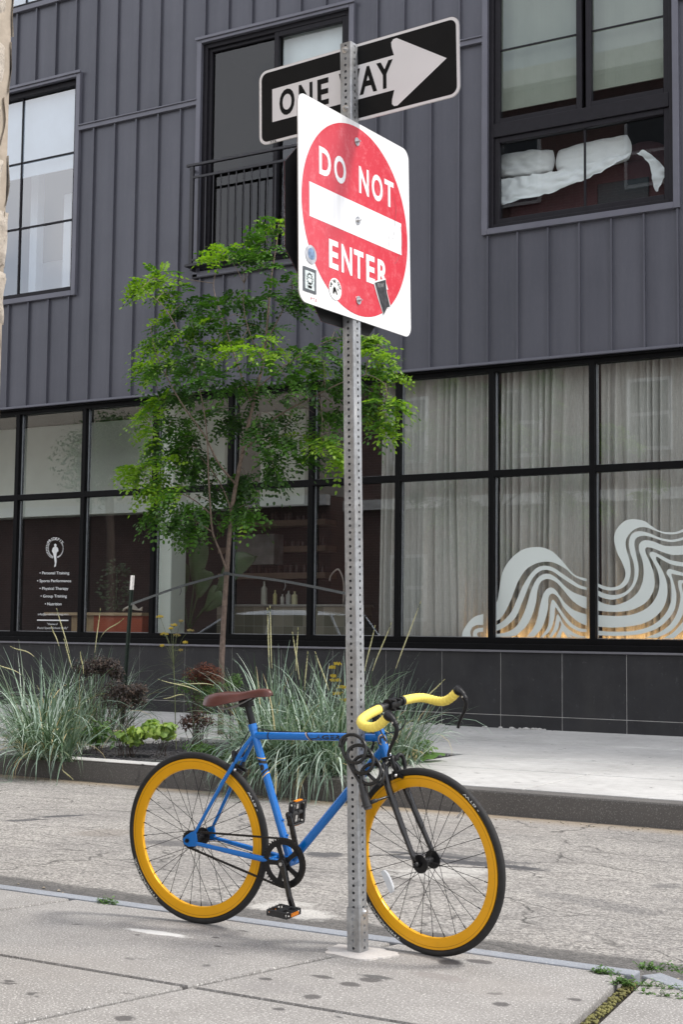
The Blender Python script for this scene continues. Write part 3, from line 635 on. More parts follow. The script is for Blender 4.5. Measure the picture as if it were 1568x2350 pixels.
# orange counter and wooden board in the second pane from the left
ct=thing('counter','orange-red counter with pale wooden top behind the second-left shop pane','counter',(at(250,1445,16.6).x,16.6,0))
A=at(185,1445,16.5); B=at(326,1445,16.5); z1=at(250,1412,16.5).z; z2=at(250,1405,16.5).z
q=MB(); q.box(A.x+.25,B.x,16.5,17.1,0,z1); q.build('front_panel',mat('orange_panel',(.38,.075,.03),.5,0,.15,3),ct)
q=MB(); q.box(A.x-.7,B.x+.02,16.46,17.15,z1+.002,z2); q.build('counter_top',mat('pale_wood',(.45,.33,.2),.5,0,.15,12),ct)
q=MB(); q.box(A.x-.2,A.x+.245,16.52,17.08,0,z1-.002); q.build('side_panel',mat('birch_side',(.42,.30,.17),.5,0,.15,12),ct)
ro=MB(); c0=at(300,1401,16.7)
for k in range(5):
    ro.tube(spline([(c0.x-.16+R.uniform(-.03,.03),16.7+.03*k,c0.z+.01*k),(c0.x-.05,16.68+.03*k,c0.z+.045+.012*k),(c0.x+.08,16.7+.02*k,c0.z+.02),(c0.x+.2,16.72,c0.z+.01+.01*k)],6),.012,6)
tag(ro.build('rope',mat('pale_rope',(.6,.55,.48),.9,0,.2,60),smooth=True),'coiled pale rope lying on the orange counter','rope')
pp=MB(); c0=at(265,1400,16.9)
for k in range(170):
    a=R.uniform(0,2*PI); h=R.uniform(.0,.75); rr=.12+.22*math.sin(min(1,h/.75)*PI); p=c0+Vector((rr*math.cos(a)*R.random(),rr*math.sin(a)*.5,h)); d=Vector((math.cos(a),math.sin(a)*.4,R.uniform(-.4,.6))).normalized(); L_=R.uniform(.05,.10); s_=d.cross(Vector((0,1,0))).normalized()*.018
    pp.add([p,p+d*L_*.5+s_,p+d*L_,p+d*L_*.5-s_],[(0,1,2,3)])
pp.tube([c0,c0+Vector((.02,0,.6))],.008,5)
tag(pp.build('house_plant',mat('house_leaf',(.03,.06,.025),.5,0,.4,20)),'small bushy potted plant standing dark on the counter behind the glass','plant')
# banana-like plant by the pier
bp=thing('banana_plant','broad-leaved indoor plant behind the shop pane beside the pale pier','plant',(at(430,1440,16.7).x,16.7,0))
BLF=mat('broad_leaf',(.045,.085,.03),.35,0,.35,4)
q=MB(); basep=at(433,1460,16.7); basep.z=.5
for tgt in ((362,1243),(480,1310),(398,1300),(590,1275),(520,1380),(462,1240)):
    T_=at(tgt[0],tgt[1],16.7); mid=(basep+T_)/2+Vector((0,0,.45)); cur=spline([basep,basep+Vector((0,0,.6)),mid*.4+T_*.6+Vector((0,0,.12)),T_],8)
    q.tube(cur[:16],.012,5)
    n=14; vs=[]; 
    for i in range(n+1):
        f=i/n; p=cur[12]*(1-f)+T_*f+Vector((0,0,.16*math.sin(f*PI))); wd=.17*math.sin(min(1,f*1.05)*PI)**.7+.003; d=(T_-cur[12]).normalized(); s_=d.cross(Vector((0,1,0))).normalized()
        vs+=[p-s_*wd+Vector((0,.03,0)),p+Vector((0,-.02,0)),p+s_*wd+Vector((0,.03,-.02))]
    q.add(vs,[(3*i,3*i+1,3*i+4,3*i+3) for i in range(n)]+[(3*i+1,3*i+2,3*i+5,3*i+4) for i in range(n)])
q.build('leaf',BLF,bp,smooth=True)
q=MB(); q.tube([(basep.x,16.7,0),(basep.x,16.7,.55)],[.16,.22],16); q.build('pot',mat('dark_pot',(.05,.05,.05),.5),bp)
# tiled basin counter, tap, bottles, shelves
tc_=thing('tiled_counter','beige-tiled wash counter behind the middle shop panes','counter',(at(650,1440,17.3).x,17.3,0))
A=at(497,1450,17.3); B=at(805,1450,17.3); zt=at(600,1391,17.3).z
def m_btile():
    t=NT('beige_tiles'); br=t.n('ShaderNodeTexBrick'); br.offset=0; br.inputs['Scale'].default_value=1; br.inputs['Brick Width'].default_value=.17; br.inputs['Row Height'].default_value=.17; br.inputs['Mortar Size'].default_value=.003
    br.inputs['Color1'].default_value=(.30,.27,.21,1); br.inputs['Color2'].default_value=(.13,.12,.085,1); br.inputs['Mortar'].default_value=(.35,.33,.3,1); br.inputs['Bias'].default_value=-.1
    sw=t.n('ShaderNodeSeparateXYZ'); t.l(t.co(),sw.inputs[0]); cb=t.n('ShaderNodeCombineXYZ'); t.l(sw.outputs['X'],cb.inputs[0]); t.l(sw.outputs['Z'],cb.inputs[1]); t.l(cb.outputs[0],br.inputs['Vector']); return t.bsdf(br.outputs['Color'],.35)
q=MB(); q.box(A.x,B.x,17.3,17.9,0,zt); q.build('tiled_front',m_btile(),tc_)
q=MB(); q.box(A.x-.02,B.x+.02,17.28,17.92,zt+.002,zt+.03); q.build('counter_top',mat('grey_top',(.3,.3,.28),.3),tc_)
tp=MB(); c0=at(789,1360,17.5); c1=at(765,1330,17.5)
tp.tube(spline([(c0.x,17.5,zt+.03),(c0.x,17.5,c1.z-.05),(c0.x-.05,17.5,c1.z+.10),((c0.x+c1.x)/2-.02,17.5,c1.z+.15),(c1.x-.03,17.5,c1.z+.07),(c1.x-.06,17.5,c1.z-.02)],6),.014,8)
tag(tp.build('tap',mat('brushed_tap',(.5,.45,.42),.3,.8),smooth=True),'curved metal tap on the tiled wash counter','tap')
BC=[((.42,.42,.36),'pale'),((.5,.45,.2),'yellow'),((.45,.44,.4),'white'),((.35,.36,.34),'grey'),((.5,.48,.30),'cream')]
for i,(px,h_,w_) in enumerate(((606,.34,.045),(631,.21,.03),(648,.15,.028),(662,.20,.04),(676,.19,.045))):
    p=at(px,1391,17.45); q=MB(); z=zt+.031
    q.tube([(p.x,17.45,z),(p.x,17.45,z+h_*.7),(p.x,17.45,z+h_*.78),(p.x,17.45,z+h_*.82),(p.x,17.45,z+h_)],[w_,w_,w_*.5,w_*.32,w_*.32],12)
    tag(q.build('bottle',mat('bottle_'+BC[i][1],BC[i][0],.3),smooth=True,auto=40),['tall pale bottle, leftmost on the tiled wash counter','slim yellow bottle on the tiled wash counter','short white jar-like bottle in the middle of the counter row','grey squat bottle second from the right on the wash counter','wide cream bottle at the right end of the counter row'][i],'bottle','bottles on the wash counter')
sh=thing('wall_shelf','long wooden wall shelves holding small dark jars inside the shop','shelf',(at(610,1300,20.6).x,20.6,1))
for j,(py,) in enumerate(((1205,),(1263,),(1322,))):
    A=at(500,py,20.6); B=at(700,py,20.6); q=MB(); q.box(A.x,B.x+.4,20.6,20.98,A.z-.05,A.z+.05); q.build('shelf_board',mat('shelf_wood',(.30,.22,.16),.6,0,.15,5),sh)
    jr=MB()
    for k in range(16):
        x=A.x+.12+(B.x+.3-A.x)*k/16+R.uniform(-.03,.03); h=R.uniform(.08,.16); jr.tube([(x,20.75,A.z+.052),(x,20.75,A.z+.052+h)],.035,8)
    tag(jr.build('jars',mat('dark_jars',(.06,.035,.03),.3,0,.4,7)),'row of small dark jars on the %s wall shelf'%(('top','middle','bottom')[j]),'jars','jars on the wall shelves','stuff')
wc=MB(); A=at(540,1227,20.3); B=at(630,1295,20.3)
wc.box(A.x,B.x,20.28,20.58,B.z,A.z); 
o=tag(wc.build('wall_cabinet',mat('glazed_cabinet',(.34,.36,.36),.25,.2,.2,6),bevel=.01),'pale glass-fronted box hanging in front of the wall shelves','cabinet')
# seated room in upper right window: bed and pillows
bd_=thing('bed','dark bed with a hanging white sheet behind the lower right window','bed',(-6,16.4,6.1))
q=MB(); A=at(1150,505,16.2); B=at(1545,400,16.2)
q.box(-7.2,-4.95,16.3,17.9,5.7,6.86); q.build('mattress',mat('dark_bedding',(.05,.012,.018),.8,0,.2,6),bd_,bevel=.05,seg=3)
WS=mat('white_cotton',(.80,.81,.85),.85,0,.03,6,.3,25)
def cloth_patch(P,name,m_,parent,thick=.012,rip=.02,sub=10,seed=2):
    rr=random.Random(seed); q=MB(); rows=len(P); cols=len(P[0]); 
    rowsS=[spline(r,sub) for r in P]; n=len(rowsS[0]); colsS=[spline([rowsS[j][i] for j in range(rows)],sub) for i in range(n)]; m=len(colsS[0]); vs=[]
    for i in range(n):
        for j in range(m):
            p=colsS[i][j]; vs.append(p+Vector((0,-abs(rip*1.6*noise.noise(Vector((p.x*7,p.z*9,seed)))),rip*.5*noise.noise(Vector((p.x*12,p.z*12,seed+4))))))
    q.add(vs,[(i*m+j,(i+1)*m+j,(i+1)*m+j+1,i*m+j+1) for i in range(n-1) for j in range(m-1)])
    return q.build(name,m_,parent,smooth=True)
def wr(px,py,Y): return at(px,py,Y)
cloth_patch([[wr(1152,412,16.14),wr(1210,405,16.14),wr(1290,392,16.14),wr(1370,372,16.14),wr(1450,350,16.14)],
             [wr(1152,440,16.1),wr(1205,432,16.1),wr(1290,412,16.1),wr(1375,385,16.1),wr(1448,355,16.12)],
             [wr(1153,474,16.08),wr(1185,462,16.08),wr(1280,438,16.08),wr(1372,400,16.08),wr(1446,360,16.1)]],'sheet',WS,bd_,rip=.05,seed=3)
cloth_patch([[wr(1462,350,16.14),wr(1484,350,16.14),wr(1506,362,16.14)],[wr(1490,378,16.12),wr(1507,385,16.12),wr(1530,394,16.12)],[wr(1502,430,16.1),wr(1509,440,16.1),wr(1520,418,16.1)]],'sheet_corner',WS,bd_,rip=.05,seed=6)
hp=MB(); hc=wr(1478,392,16.5); hp.ball(hc,.36,12,1.15,.45,1.0); hp.build('blanket',mat('dark_bedding',(.05,.012,.018),.8),bd_,smooth=True)
dk=MB(); dk.box(-6.0,-5.35,16.27,16.295,5.8,6.62); dk.build('dark_cushion',mat('navy_cushion',(.008,.014,.02),.7),bd_,bevel=.01)
def pillow(px,py,wpx,hpx,tilt,Y,label):
    c=wr(px,py,Y); sx=wpx*Y/3000/2*1.02; sz=hpx*Y/3267/2*1.05; q=MB(); n=20; vs=[]
    for sgn in (-1,1):
        for i in range(n+1):
            for j in range(n+1):
                u=-1+2*i/n; v=-1+2*j/n; prof=max(0,(1-u**4)*(1-v**4))**.5
                pinch=1-.10*(v*v)*(u*u); x=u*sx*pinch; z=v*sz*(1-.15*u*u); y=sgn*prof*.085+.026*noise.noise(Vector((u*3.5+v*2,v*3,px)))*prof+.014*noise.noise(Vector((u*9,v*5+u*3,px)))*prof
                z+= .014*noise.noise(Vector((u*3,v*3,px*.1)))
                ct_,st_=math.cos(tilt),math.sin(tilt); vs.append(c+Vector((x*ct_-z*st_,y,x*st_+z*ct_)))
    N=(n+1)**2; fs=[]
    for s_ in (0,1):
        for i in range(n):
            for j in range(n): a=s_*N+i*(n+1)+j; fs.append((a,a+1,a+n+2,a+n+1))
    q.add(vs,fs); return tag(q.build('pillow',WS,smooth=True),label,'pillow','pillows on the bed behind the window')
pillow(1208,377,140,66,rad(-4),16.24,'plump white pillow, the lower left one in the right window')
pillow(1362,357,178,70,rad(3),16.2,'white pillow leaning across the middle of the right window')
# ------------------------------------------------------------------ things behind the camera, seen only as reflections
def m_brick(name,c1,c2):
    t=NT(name); br=t.n('ShaderNodeTexBrick'); br.inputs['Scale'].default_value=1; br.inputs['Brick Width'].default_value=.22; br.inputs['Row Height'].default_value=.075; br.inputs['Mortar Size'].default_value=.006
    br.inputs['Color1'].default_value=v3(c1); br.inputs['Color2'].default_value=v3(c2); br.inputs['Mortar'].default_value=(.2,.17,.15,1)
    sw=t.n('ShaderNodeSeparateXYZ'); t.l(t.co(),sw.inputs[0]); cb=t.n('ShaderNodeCombineXYZ'); t.l(sw.outputs['X'],cb.inputs[0]); t.l(sw.outputs['Z'],cb.inputs[1]); t.l(cb.outputs[0],br.inputs['Vector']); return t.bsdf(br.outputs['Color'],.85)
bb=thing('brick_building','low red brick building across the street with a pale cornice, mirrored in the shop glass','building',(-6,-3.2,0))
RB=m_brick('red_brick',(.12,.055,.047),(.075,.038,.034))
q=MB(); q.box(-60,-21.02,-12,-3.2,-.5,5.0); q.build('wall',RB,bb)
be=MB(); be.box(-70,-24,-24,-14,0,10.5); tag(be.build('beige_building',mat('beige_render',(.55,.50,.40),.8,0,.1,.4)),'pale beige building behind the low brick one, mirrored in the left shop panes','building')
q=MB(); q.box(-60,-21.05,-3.19,-2.95,4.72,5.02); q.build('cornice',mat('pale_cornice',(.6,.6,.58),.6),bb)
tb=thing('brick_building','tall red brick building behind the viewer, mirrored dark in the right-hand windows','building',(-14,-4.0,0))
q=MB(); q.box(-21,-8.2,-14,-4.0,-.5,16.6); q.build('wall',RB,tb)
q=MB(); q.box(-21.1,-8.1,-3.99,-3.7,16.2,16.7); q.box(-21.05,-8.15,-3.99,-3.85,4.6,4.9); q.build('cornice',mat('pale_cornice',(.6,.6,.58),.6),tb)
for zz in (1.4,5.9,9.4,12.9):
    for x in (-19.5,-16,-12.4,-9.8):
        q=MB(); q.box(x,x+1.2,-3.99,-3.93,zz,zz+1.9); w_=q.build('window',mat('dull_white_frame',(.45,.45,.45),.6),tb)
        q=MB(); q.box(x+.09,x+1.11,-3.925,-3.92,zz+.1,zz+.9); q.box(x+.09,x+1.11,-3.925,-3.92,zz+1.0,zz+1.8); q.build('window_pane',mat('dark_glass',(.02,.025,.03),.1),w_)
# near stone pier at the left photo edge
def m_stone():
    t=NT('rubble_stone'); c=t.ramp(t.noise(5,6,.7),.3,.7,(.33,.28,.22,1),(.62,.57,.50,1)); c=t.mix(t.ramp(t.noise(40,5,.7),.5,.75),c,(.2,.17,.14)); return t.bsdf(c,.95,0,bump=t.noise(28,6,.7),bstr=.9,bdist=.02)
STN=m_stone()
st=thing('stone_wall','rough pale rubble-stone wall corner at the top left photo edge','wall',(-4.1,3.9,0))
e=gz(-19,2165); xr=e.x; yb=e.y
q=MB(); z=0.0; row=0; rr=random.Random(4)
while z<5.2:
    h=rr.uniform(.13,.24)
    for face in (0,1):
        s0=0.0
        while s0<1.5:
            L_=rr.uniform(.18,.42); n=7; g_=.012; dep=rr.uniform(-.018,.02)
            vs=[]
            for i in range(n+1):
                for j in range(n+1):
                    u=i/n; v=j/n; ed=min(u,1-u,v,1-v)*2; bul=.028*min(1,ed*2.2)**.5
                    a_=s0+g_+(L_-2*g_)*u; zz=z+g_+(h-2*g_)*v; nn2=.022*noise.noise(Vector((a_*9,zz*9,face*7+row)))
                    off=dep+bul+nn2-.02
                    p=Vector((xr+off-.02,yb-a_,zz)) if face==0 else Vector((xr-a_,yb+off-.02,zz))
                    vs.append(p)
            q.add(vs,[(i*(n+1)+j,(i+1)*(n+1)+j,(i+1)*(n+1)+j+1,i*(n+1)+j+1) for i in range(n) for j in range(n)]); s0+=L_
    z+=h; row+=1
q.build('stones',STN,st,smooth=True)
q=MB(); q.box(xr-1.5,xr-.022,yb-1.5,yb-.022,0,z); q.build('mortar_core',mat('wall_mortar',(.36,.31,.25),.95,0,.15,20,.6,60),st)
# ------------------------------------------------------------------ SIGN POST
PB0=Vector((-2.585,4.534,0)); az=Vector((-.0241,.002,1)).normalized()
ax=Vector((math.cos(rad(3.4)),-math.sin(rad(3.4)),0)); ax=(ax-az*ax.dot(az)).normalized(); ay=az.cross(ax)
SP=thing('sign_post','galvanised perforated steel sign post with three traffic signs bolted on','sign post',PB0)
def pax(s): return PB0+az*s
def perf(mb,a,s0,n,rh=.0054,rc=.006,first=.0127,ends=True):
    h=a/2; th=.003
    for fi in range(4):
        ang=fi*PI/2; nrm=ax*math.cos(ang)+ay*math.sin(ang); tg=ax*-math.sin(ang)+ay*math.cos(ang); hw=h-rc
        K=12
        for i in range(n):
            c=pax(s0+.0254*i+first)+nrm*h; z0=-.0127; z1=.0127
            sq=[]; ci=[]; cb=[]
            for k in range(K):
                a_=2*PI*(k+.5)/K; u,v=math.cos(a_),math.sin(a_); m=max(abs(u)/hw,abs(v)/z1); sq.append(c+tg*(u/m)+az*(v/m)); ci.append(c+tg*u*rh+az*v*rh); cb.append(c+tg*u*rh+az*v*rh-nrm*th)
            cor=[c+tg*hw+az*z1,c-tg*hw+az*z1,c-tg*hw-az*z1,c+tg*hw-az*z1]
            fs=[(k,(k+1)%K,K+(k+1)%K,K+k) for k in range(K)]+[(K+k,K+(k+1)%K,2*K+(k+1)%K,2*K+k) for k in range(K)]
            b=3*K
            mb.add(sq+ci+cb+cor,fs)
            # corner fills
            L_=len(mb.v)-len(sq+ci+cb+cor)
            pts=sq+ci+cb+cor
            def angk(p):
                q=p-c; return math.atan2(q.dot(az),q.dot(tg))%(2*PI)
            for ci_,cc in enumerate(cor):
                aa=angk(cc); k=int(((aa/(2*PI))*K-.5)//1)%K
                mb.f.append((L_+k,L_+b+ci_,L_+(k+1)%K)); mb.mi.append(mb.cur)
        # rounded corner strip
        for j in range(3):
            a0,a1=ang+PI/2*j/3,ang+PI/2*(j+1)/3
            cc=lambda s:pax(s)+nrm*(h-rc)+tg*(h-rc)
            p=[cc(s)+(ax*math.cos(A)+ay*math.sin(A))*rc for s,A in ((s0,a0),(s0,a1),(s0+.0254*n,a1),(s0+.0254*n,a0))]
            mb.add(p,[(0,1,2,3)])
q=MB(); perf(q,.0508,.02,132,rc=.005); q.build('post',GALV,SP,normals=False)
q=MB(); perf(q,.0585,-.02,7,rh=.0056,rc=.006,first=.0127); q.build('base_sleeve',GALV,SP,normals=False)
def bolt(mb,c,n_,r=.008,h=.007,wr_=.013):
    mb.cyl(c+n_*.001,n_,wr_,.002,20); mb.cyl(c+n_*(h/2+.002),n_,r,h,6); mb.cyl(c+n_*(h+.006),n_,r*.5,.008,10)
q=MB(); c=pax(.143)+ax*.0293; q.cyl(c,ax,.0145,.003,24); q.ball(c,.010,8); q.build('carriage_bolt',BOLT,SP,smooth=True,auto=40)
# --- sign surfaces
def m_sheet(name,col,rough=.28,ribs=0,spots=0,fade=None):
    t=NT(name); c=t.mix(t.ramp(t.noise(5,4),.3,.7),tuple(x*.94 for x in col),col)
    if fade: c=t.mix(t.math('MULTIPLY',t.ramp(t.noise(26,7,.8),.50,.70),.8),c,fade)
    if spots: c=t.mix(t.math('MULTIPLY',t.ramp(t.noise(60,5,.8),.66,.72),spots),c,(.12,.11,.1))
    if ribs:
        wv=t.n('ShaderNodeTexWave'); wv.wave_type='BANDS'; wv.bands_direction='Y'; wv.inputs['Scale'].default_value=ribs; t.l(t.co(),wv.inputs['Vector'])
        c=t.mix(t.ramp(wv.outputs['Fac'],.4,.6),c,t.mix(.09,c,(.35,.36,.38)))
    return t.bsdf(c,rough,0,bump=t.noise(6,2),bstr=.05,**{'Coat Weight':.35,'Coat Roughness':.12})
WSH=m_sheet('white_reflective_sheeting',(.86,.87,.88),.35,9.0); RSH=m_sheet('faded_red_sheeting',(.62,.035,.055),.2,0,.25,(.68,.15,.17)); BSH=mat('black_sheeting',(.006,.006,.006),.6,0,.2,8,spec=.15)
GSH=m_sheet('greyish_reflective_sheeting',(.74,.72,.72),.35)
BACK=mat('dark_sign_back',(.018,.018,.02),.5,.2,.3,4); EDGE=mat('aluminium_edge',(.55,.55,.55),.35,.9,.1,10)
class Sheet:
    def __init__(s,c,X,Z,N,w,h): s.c,s.X,s.Z,s.N,s.w,s.h=c,X,Z,N,w,h
    def p(s,x,y,o=0): return s.c+s.X*((x-s.w/2)*.0254)+s.Z*((s.h/2-y)*.0254)+s.N*o
    def flat(s,mb,pts,o):
        P=[s.p(x,y,o) for x,y in pts]; mb.add(P,[tuple(t) for t in tessellate_polygon([P])])
    def txt(s,mb,word,x0,x1,y0,y1,o,bold=.015):
        vs,fs=fit2d(text2d(word,1,1,bold),x0,x1,y1,y0); mb.add([s.p(x,y,o) for x,y in vs],fs)
    def plate(s,pts,name,m_,parent,th=.003):
        q=MB(); n=len(pts); 
        q.prism(pts,lambda x,y:s.p(x,y,0),lambda x,y:s.p(x,y,-th)); return q.build(name,m_,parent)
# ONE WAY (behind the post, facing the camera)
OW=Sheet(pax(3.2285)+ay*(.0254+.004)+ax*.006,ax,az,-ay,36,12)
# signs face the camera: x grows to the right = +ax
ow=OW.plate(rrect(0,36,0,12,1.5),'one_way_sign',[EDGE],SP)
q=MB(); OW.flat(q,rrect(.05,35.95,.05,11.95,1.45),.0006); q.build('pale_border',GSH,ow,normals=False)
q=MB(); OW.flat(q,rrect(.5,35.5,.45,11.55,1.1),.0012); q.build('black_field',BSH,ow,normals=False)
arrow=[(2.6,3.35),(25.0,3.35),(24.6,2.0),(24.55,1.3),(24.9,.9),(25.5,.85),(33.9,6),(25.5,11.15),(24.9,11.1),(24.55,10.7),(24.6,10.0),(25.0,8.65),(2.6,8.65)]
q=MB(); OW.flat(q,arrow,.0018); q.build('arrow',GSH,ow,normals=False)
q=MB()
for ch,x0,x1 in (('O',4.0,6.9),('N',7.7,10.3),('E',11.2,13.3),('W',15.2,19.0),('A',18.9,22.0),('Y',21.9,24.8)):
    OW.txt(q,ch,x0,x1,3.9,8.1,.0024,.03)
q.build('lettering',BSH,ow,normals=False)
q=MB(); OW.txt(q,'P.T.E.',2.2,3.4,11.62,11.95,.0018,.02); q.build('maker_mark',BSH,ow,normals=False)
q=MB()
for s in (3.343,3.114): bolt(q,pax(s)-ay*.0254,-ay)
q.build('bolt',BOLT,ow)
# DO NOT ENTER on the +X side
n_=Vector(ax); n_=(n_-az*n_.dot(az)).normalized(); wv_=az.cross(n_)
if wv_.y<0: wv_=-wv_
DE=Sheet(pax(2.68)+ax*.0295,wv_,az,n_,30,30)
de=DE.plate(rrect(0,30,0,30,1.7),'do_not_enter_sign',[EDGE],SP)
q=MB(); DE.flat(q,rrect(.03,29.97,.03,29.97,1.67),.0007); q.build('white_field',WSH,de,normals=False)
q=MB(); DE.flat(q,[(15+14.25*math.cos(2*PI*k/96),15+14.25*math.sin(2*PI*k/96)) for k in range(96)],.0014); q.build('red_disc',RSH,de,normals=False)
q=MB(); DE.flat(q,[(2.6,12.4),(27.4,12.4),(27.4,17.4),(2.6,17.4)],.0021); q.build('white_bar',WSH,de,normals=False)
q=MB()
for ch,x0,x1,y0,y1 in (('D',5.1,8.1,6.5,10.6),('O',8.9,12.0,6.5,10.6),('N',15.5,18.2,6.5,10.6),('O',19.0,22.1,6.5,10.6),('T',22.6,25.3,6.5,10.6),
    ('E',7.4,9.8,19.5,23.7),('N',10.6,13.4,19.5,23.7),('T',13.9,16.5,19.5,23.7),('E',17.2,19.6,19.5,23.7),('R',20.4,23.3,19.5,23.7)):
    DE.txt(q,ch,x0,x1,y0,y1,.0021,.028)
q.build('lettering',WSH,de,normals=False)
q=MB(); DE.txt(q,'P.T.E.',2.8,4.4,29.0,29.4,.0014,.01); q.build('maker_mark',mat('faded_red_ink',(.5,.1,.1),.6),de,normals=False)
for y in (3,15,27):
    q=MB(); bolt(q,DE.p(15,y,.0025),n_,.007,.006,.016); q.build('bolt',BOLT,de,smooth=False)
def circ(x,y,r,n=28): return [(x+r*math.cos(2*PI*k/n),y+r*math.sin(2*PI*k/n)) for k in range(n)]
def sticker(shape,m1,marks,name,o=.0028,label=None):
    q=MB(); DE.flat(q,shape,o); o_=q.build(name,m1,de,normals=False)
    if label: o_['label']=label
    return o_
sticker(circ(2.9,22.9,1.35),mat('greyed_sticker',(.45,.46,.5),.5,0,.35,40),0,'sticker',label='round faded grey sticker')
q=MB(); DE.flat(q,circ(2.95,22.8,.85),.0034); q.build('sticker_print',mat('blue_smudge',(.16,.24,.38),.6,0,.5,60),de,normals=False)
sticker([(.9,24.9),(4.1,24.9),(4.1,28.4),(.9,28.4)],mat('dark_sticker',(.08,.09,.10),.5),0,'sticker',label='square sticker with a dark border')
q=MB(); DE.flat(q,[(1.35,25.4),(3.6,25.4),(3.6,28.0),(1.35,28.0)],.0034); q.build('sticker_print',mat('pale_print',(.55,.62,.62),.6,0,.4,90),de,normals=False)
q=MB(); 
for k in range(14):
    a=2*PI*k/14; DE.flat(q,[(2.5+.62*math.cos(a),26.5+.75*math.sin(a)),(2.5+.8*math.cos(a+.35),26.5+.95*math.sin(a+.35)),(2.5+.5*math.cos(a+.5),26.5+.6*math.sin(a+.5))],.004)
for pts in ([(2.1,26.3),(2.35,26.25),(2.35,26.4),(2.1,26.42)],[(2.65,26.25),(2.9,26.3),(2.9,26.42),(2.65,26.4)],[(2.25,27.0),(2.75,27.0),(2.5,27.2)],[(2.0,27.45),(3.0,27.45),(2.9,27.8),(2.1,27.8)]): DE.flat(q,pts,.004)
q.build('sticker_drawing',BSH,de,normals=False)
sticker(circ(8.9,26.6,1.6),mat('white_sticker',(.8,.8,.78),.5),0,'sticker',label='round white sticker with black writing')
q=MB()
for i,ch in enumerate("WE'RE OUT"):
    a=rad(-75+150*i/8)
    if ch==' ': continue
    vs,fs=text2d(ch,.62,1,.02); q.add([DE.p(8.9+1.15*math.sin(a)+x*math.cos(a)+y*math.sin(a),26.6-1.15*math.cos(a)-y*math.cos(a)+x*math.sin(a),.0036) for x,y in vs],fs)
for pts in ([(8.3,26.6),(8.6,26.2),(9.0,26.5),(9.4,27.3),(9.2,27.4),(8.8,26.9),(8.5,27.4),(8.2,27.3)],[(9.3,26.3),(9.6,26.5),(9.5,26.9)]): DE.flat(q,pts,.0036)
q.build('sticker_print',BSH,de,normals=False)
tk=[(19.6,24.0),(21.3,22.4),(21.9,22.2),(22.6,24.6),(22.9,26.6),(23.3,27.9),(22.0,29.0),(21.2,28.0),(20.3,25.7)]
tk=[(19.05,23.3),(22.6,22.1),(22.9,24.0),(24.0,26.3),(23.1,26.6),(21.9,28.0),(20.4,25.7)]
sticker(tk,mat('white_sticker_edge',(.7,.7,.7),.5),0,'sticker',label='torn black sticker peeling off the red')
q=MB(); cx_=sum(p[0] for p in tk)/len(tk); cy_=sum(p[1] for p in tk)/len(tk)
DE.flat(q,[(cx_+(x-cx_)*.86,cy_+(y-cy_)*.93) for x,y in tk],.0036); q.build('sticker_print',mat('smeared_black_print',(.03,.03,.033),.4,0,.8,60),de,normals=False)
q=MB(); vs,fs=fit2d(text2d('TRUNK',1,1,.0),-.95,.95,-.33,.33); ca,sa=math.cos(rad(38)),math.sin(rad(38)); q.add([DE.p(21.0+x*1.35*ca+y*sa*.6,23.5-y*1.3*ca-x*.9*sa*.5,.0042) for x,y in vs],fs); q.build('sticker_lettering',mat('grey_print',(.3,.3,.3),.6),de,normals=False)
scm=mat('scratch_grey',(.12,.12,.12),.7); q=MB()
for pts in ([(25.2,8.6),(25.9,10.4),(25.6,12.0),(25.3,14.0),(24.8,15.5)],[(27.2,12.9),(27.5,14.6),(27.3,16.4),(26.8,17.6),(25.4,19.2)],[(17.4,8.2),(18.1,9.0),(17.9,10.0),(18.6,10.3)],[(23.4,14.8),(23.8,15.8),(23.7,16.8)],[(28.6,22.6),(29.2,23.1)],[(27.0,1.9+4),(28.8,6.3)]):
    P=spline([(x,y,0) for x,y in pts],6)
    for i in range(len(P)-1):
        w_=.045*(.5+.8*abs(noise.noise(Vector((P[i].x*3,P[i].y*3,0)))))
        DE.flat(q,[(P[i].x-w_,P[i].y),(P[i].x+w_,P[i].y),(P[i+1].x+w_,P[i+1].y),(P[i+1].x-w_,P[i+1].y)],.0026)
q.build('scratches',scm,de,normals=False)
# STOP plate seen from behind
ST=Sheet(pax(2.655)-ax*.0295,wv_,az,-n_,30,30)
e_=30*(1-1/math.sqrt(2))/ (1) *.5*1.0
cut=30/(2+math.sqrt(2))
octg=[(cut,0),(30-cut,0),(30,cut),(30,30-cut),(30-cut,30),(cut,30),(0,30-cut),(0,cut)]
s_=ST.plate(octg,'stop_sign',[BACK],SP,.003); s_['label']='dark back of an eight-sided stop sign'
q=MB(); ST.flat(q,octg,.0008); q.build('red_face',RSH,s_,normals=False)
q=MB()
for ch,x0,x1 in (('S',3.2,8.4),('T',9,14),('O',15,20.6),('P',21.6,26.6)): ST.txt(q,ch,30-x0,30-x1,10,20,.0016,.03)
q.build('lettering',WSH,s_,normals=False)

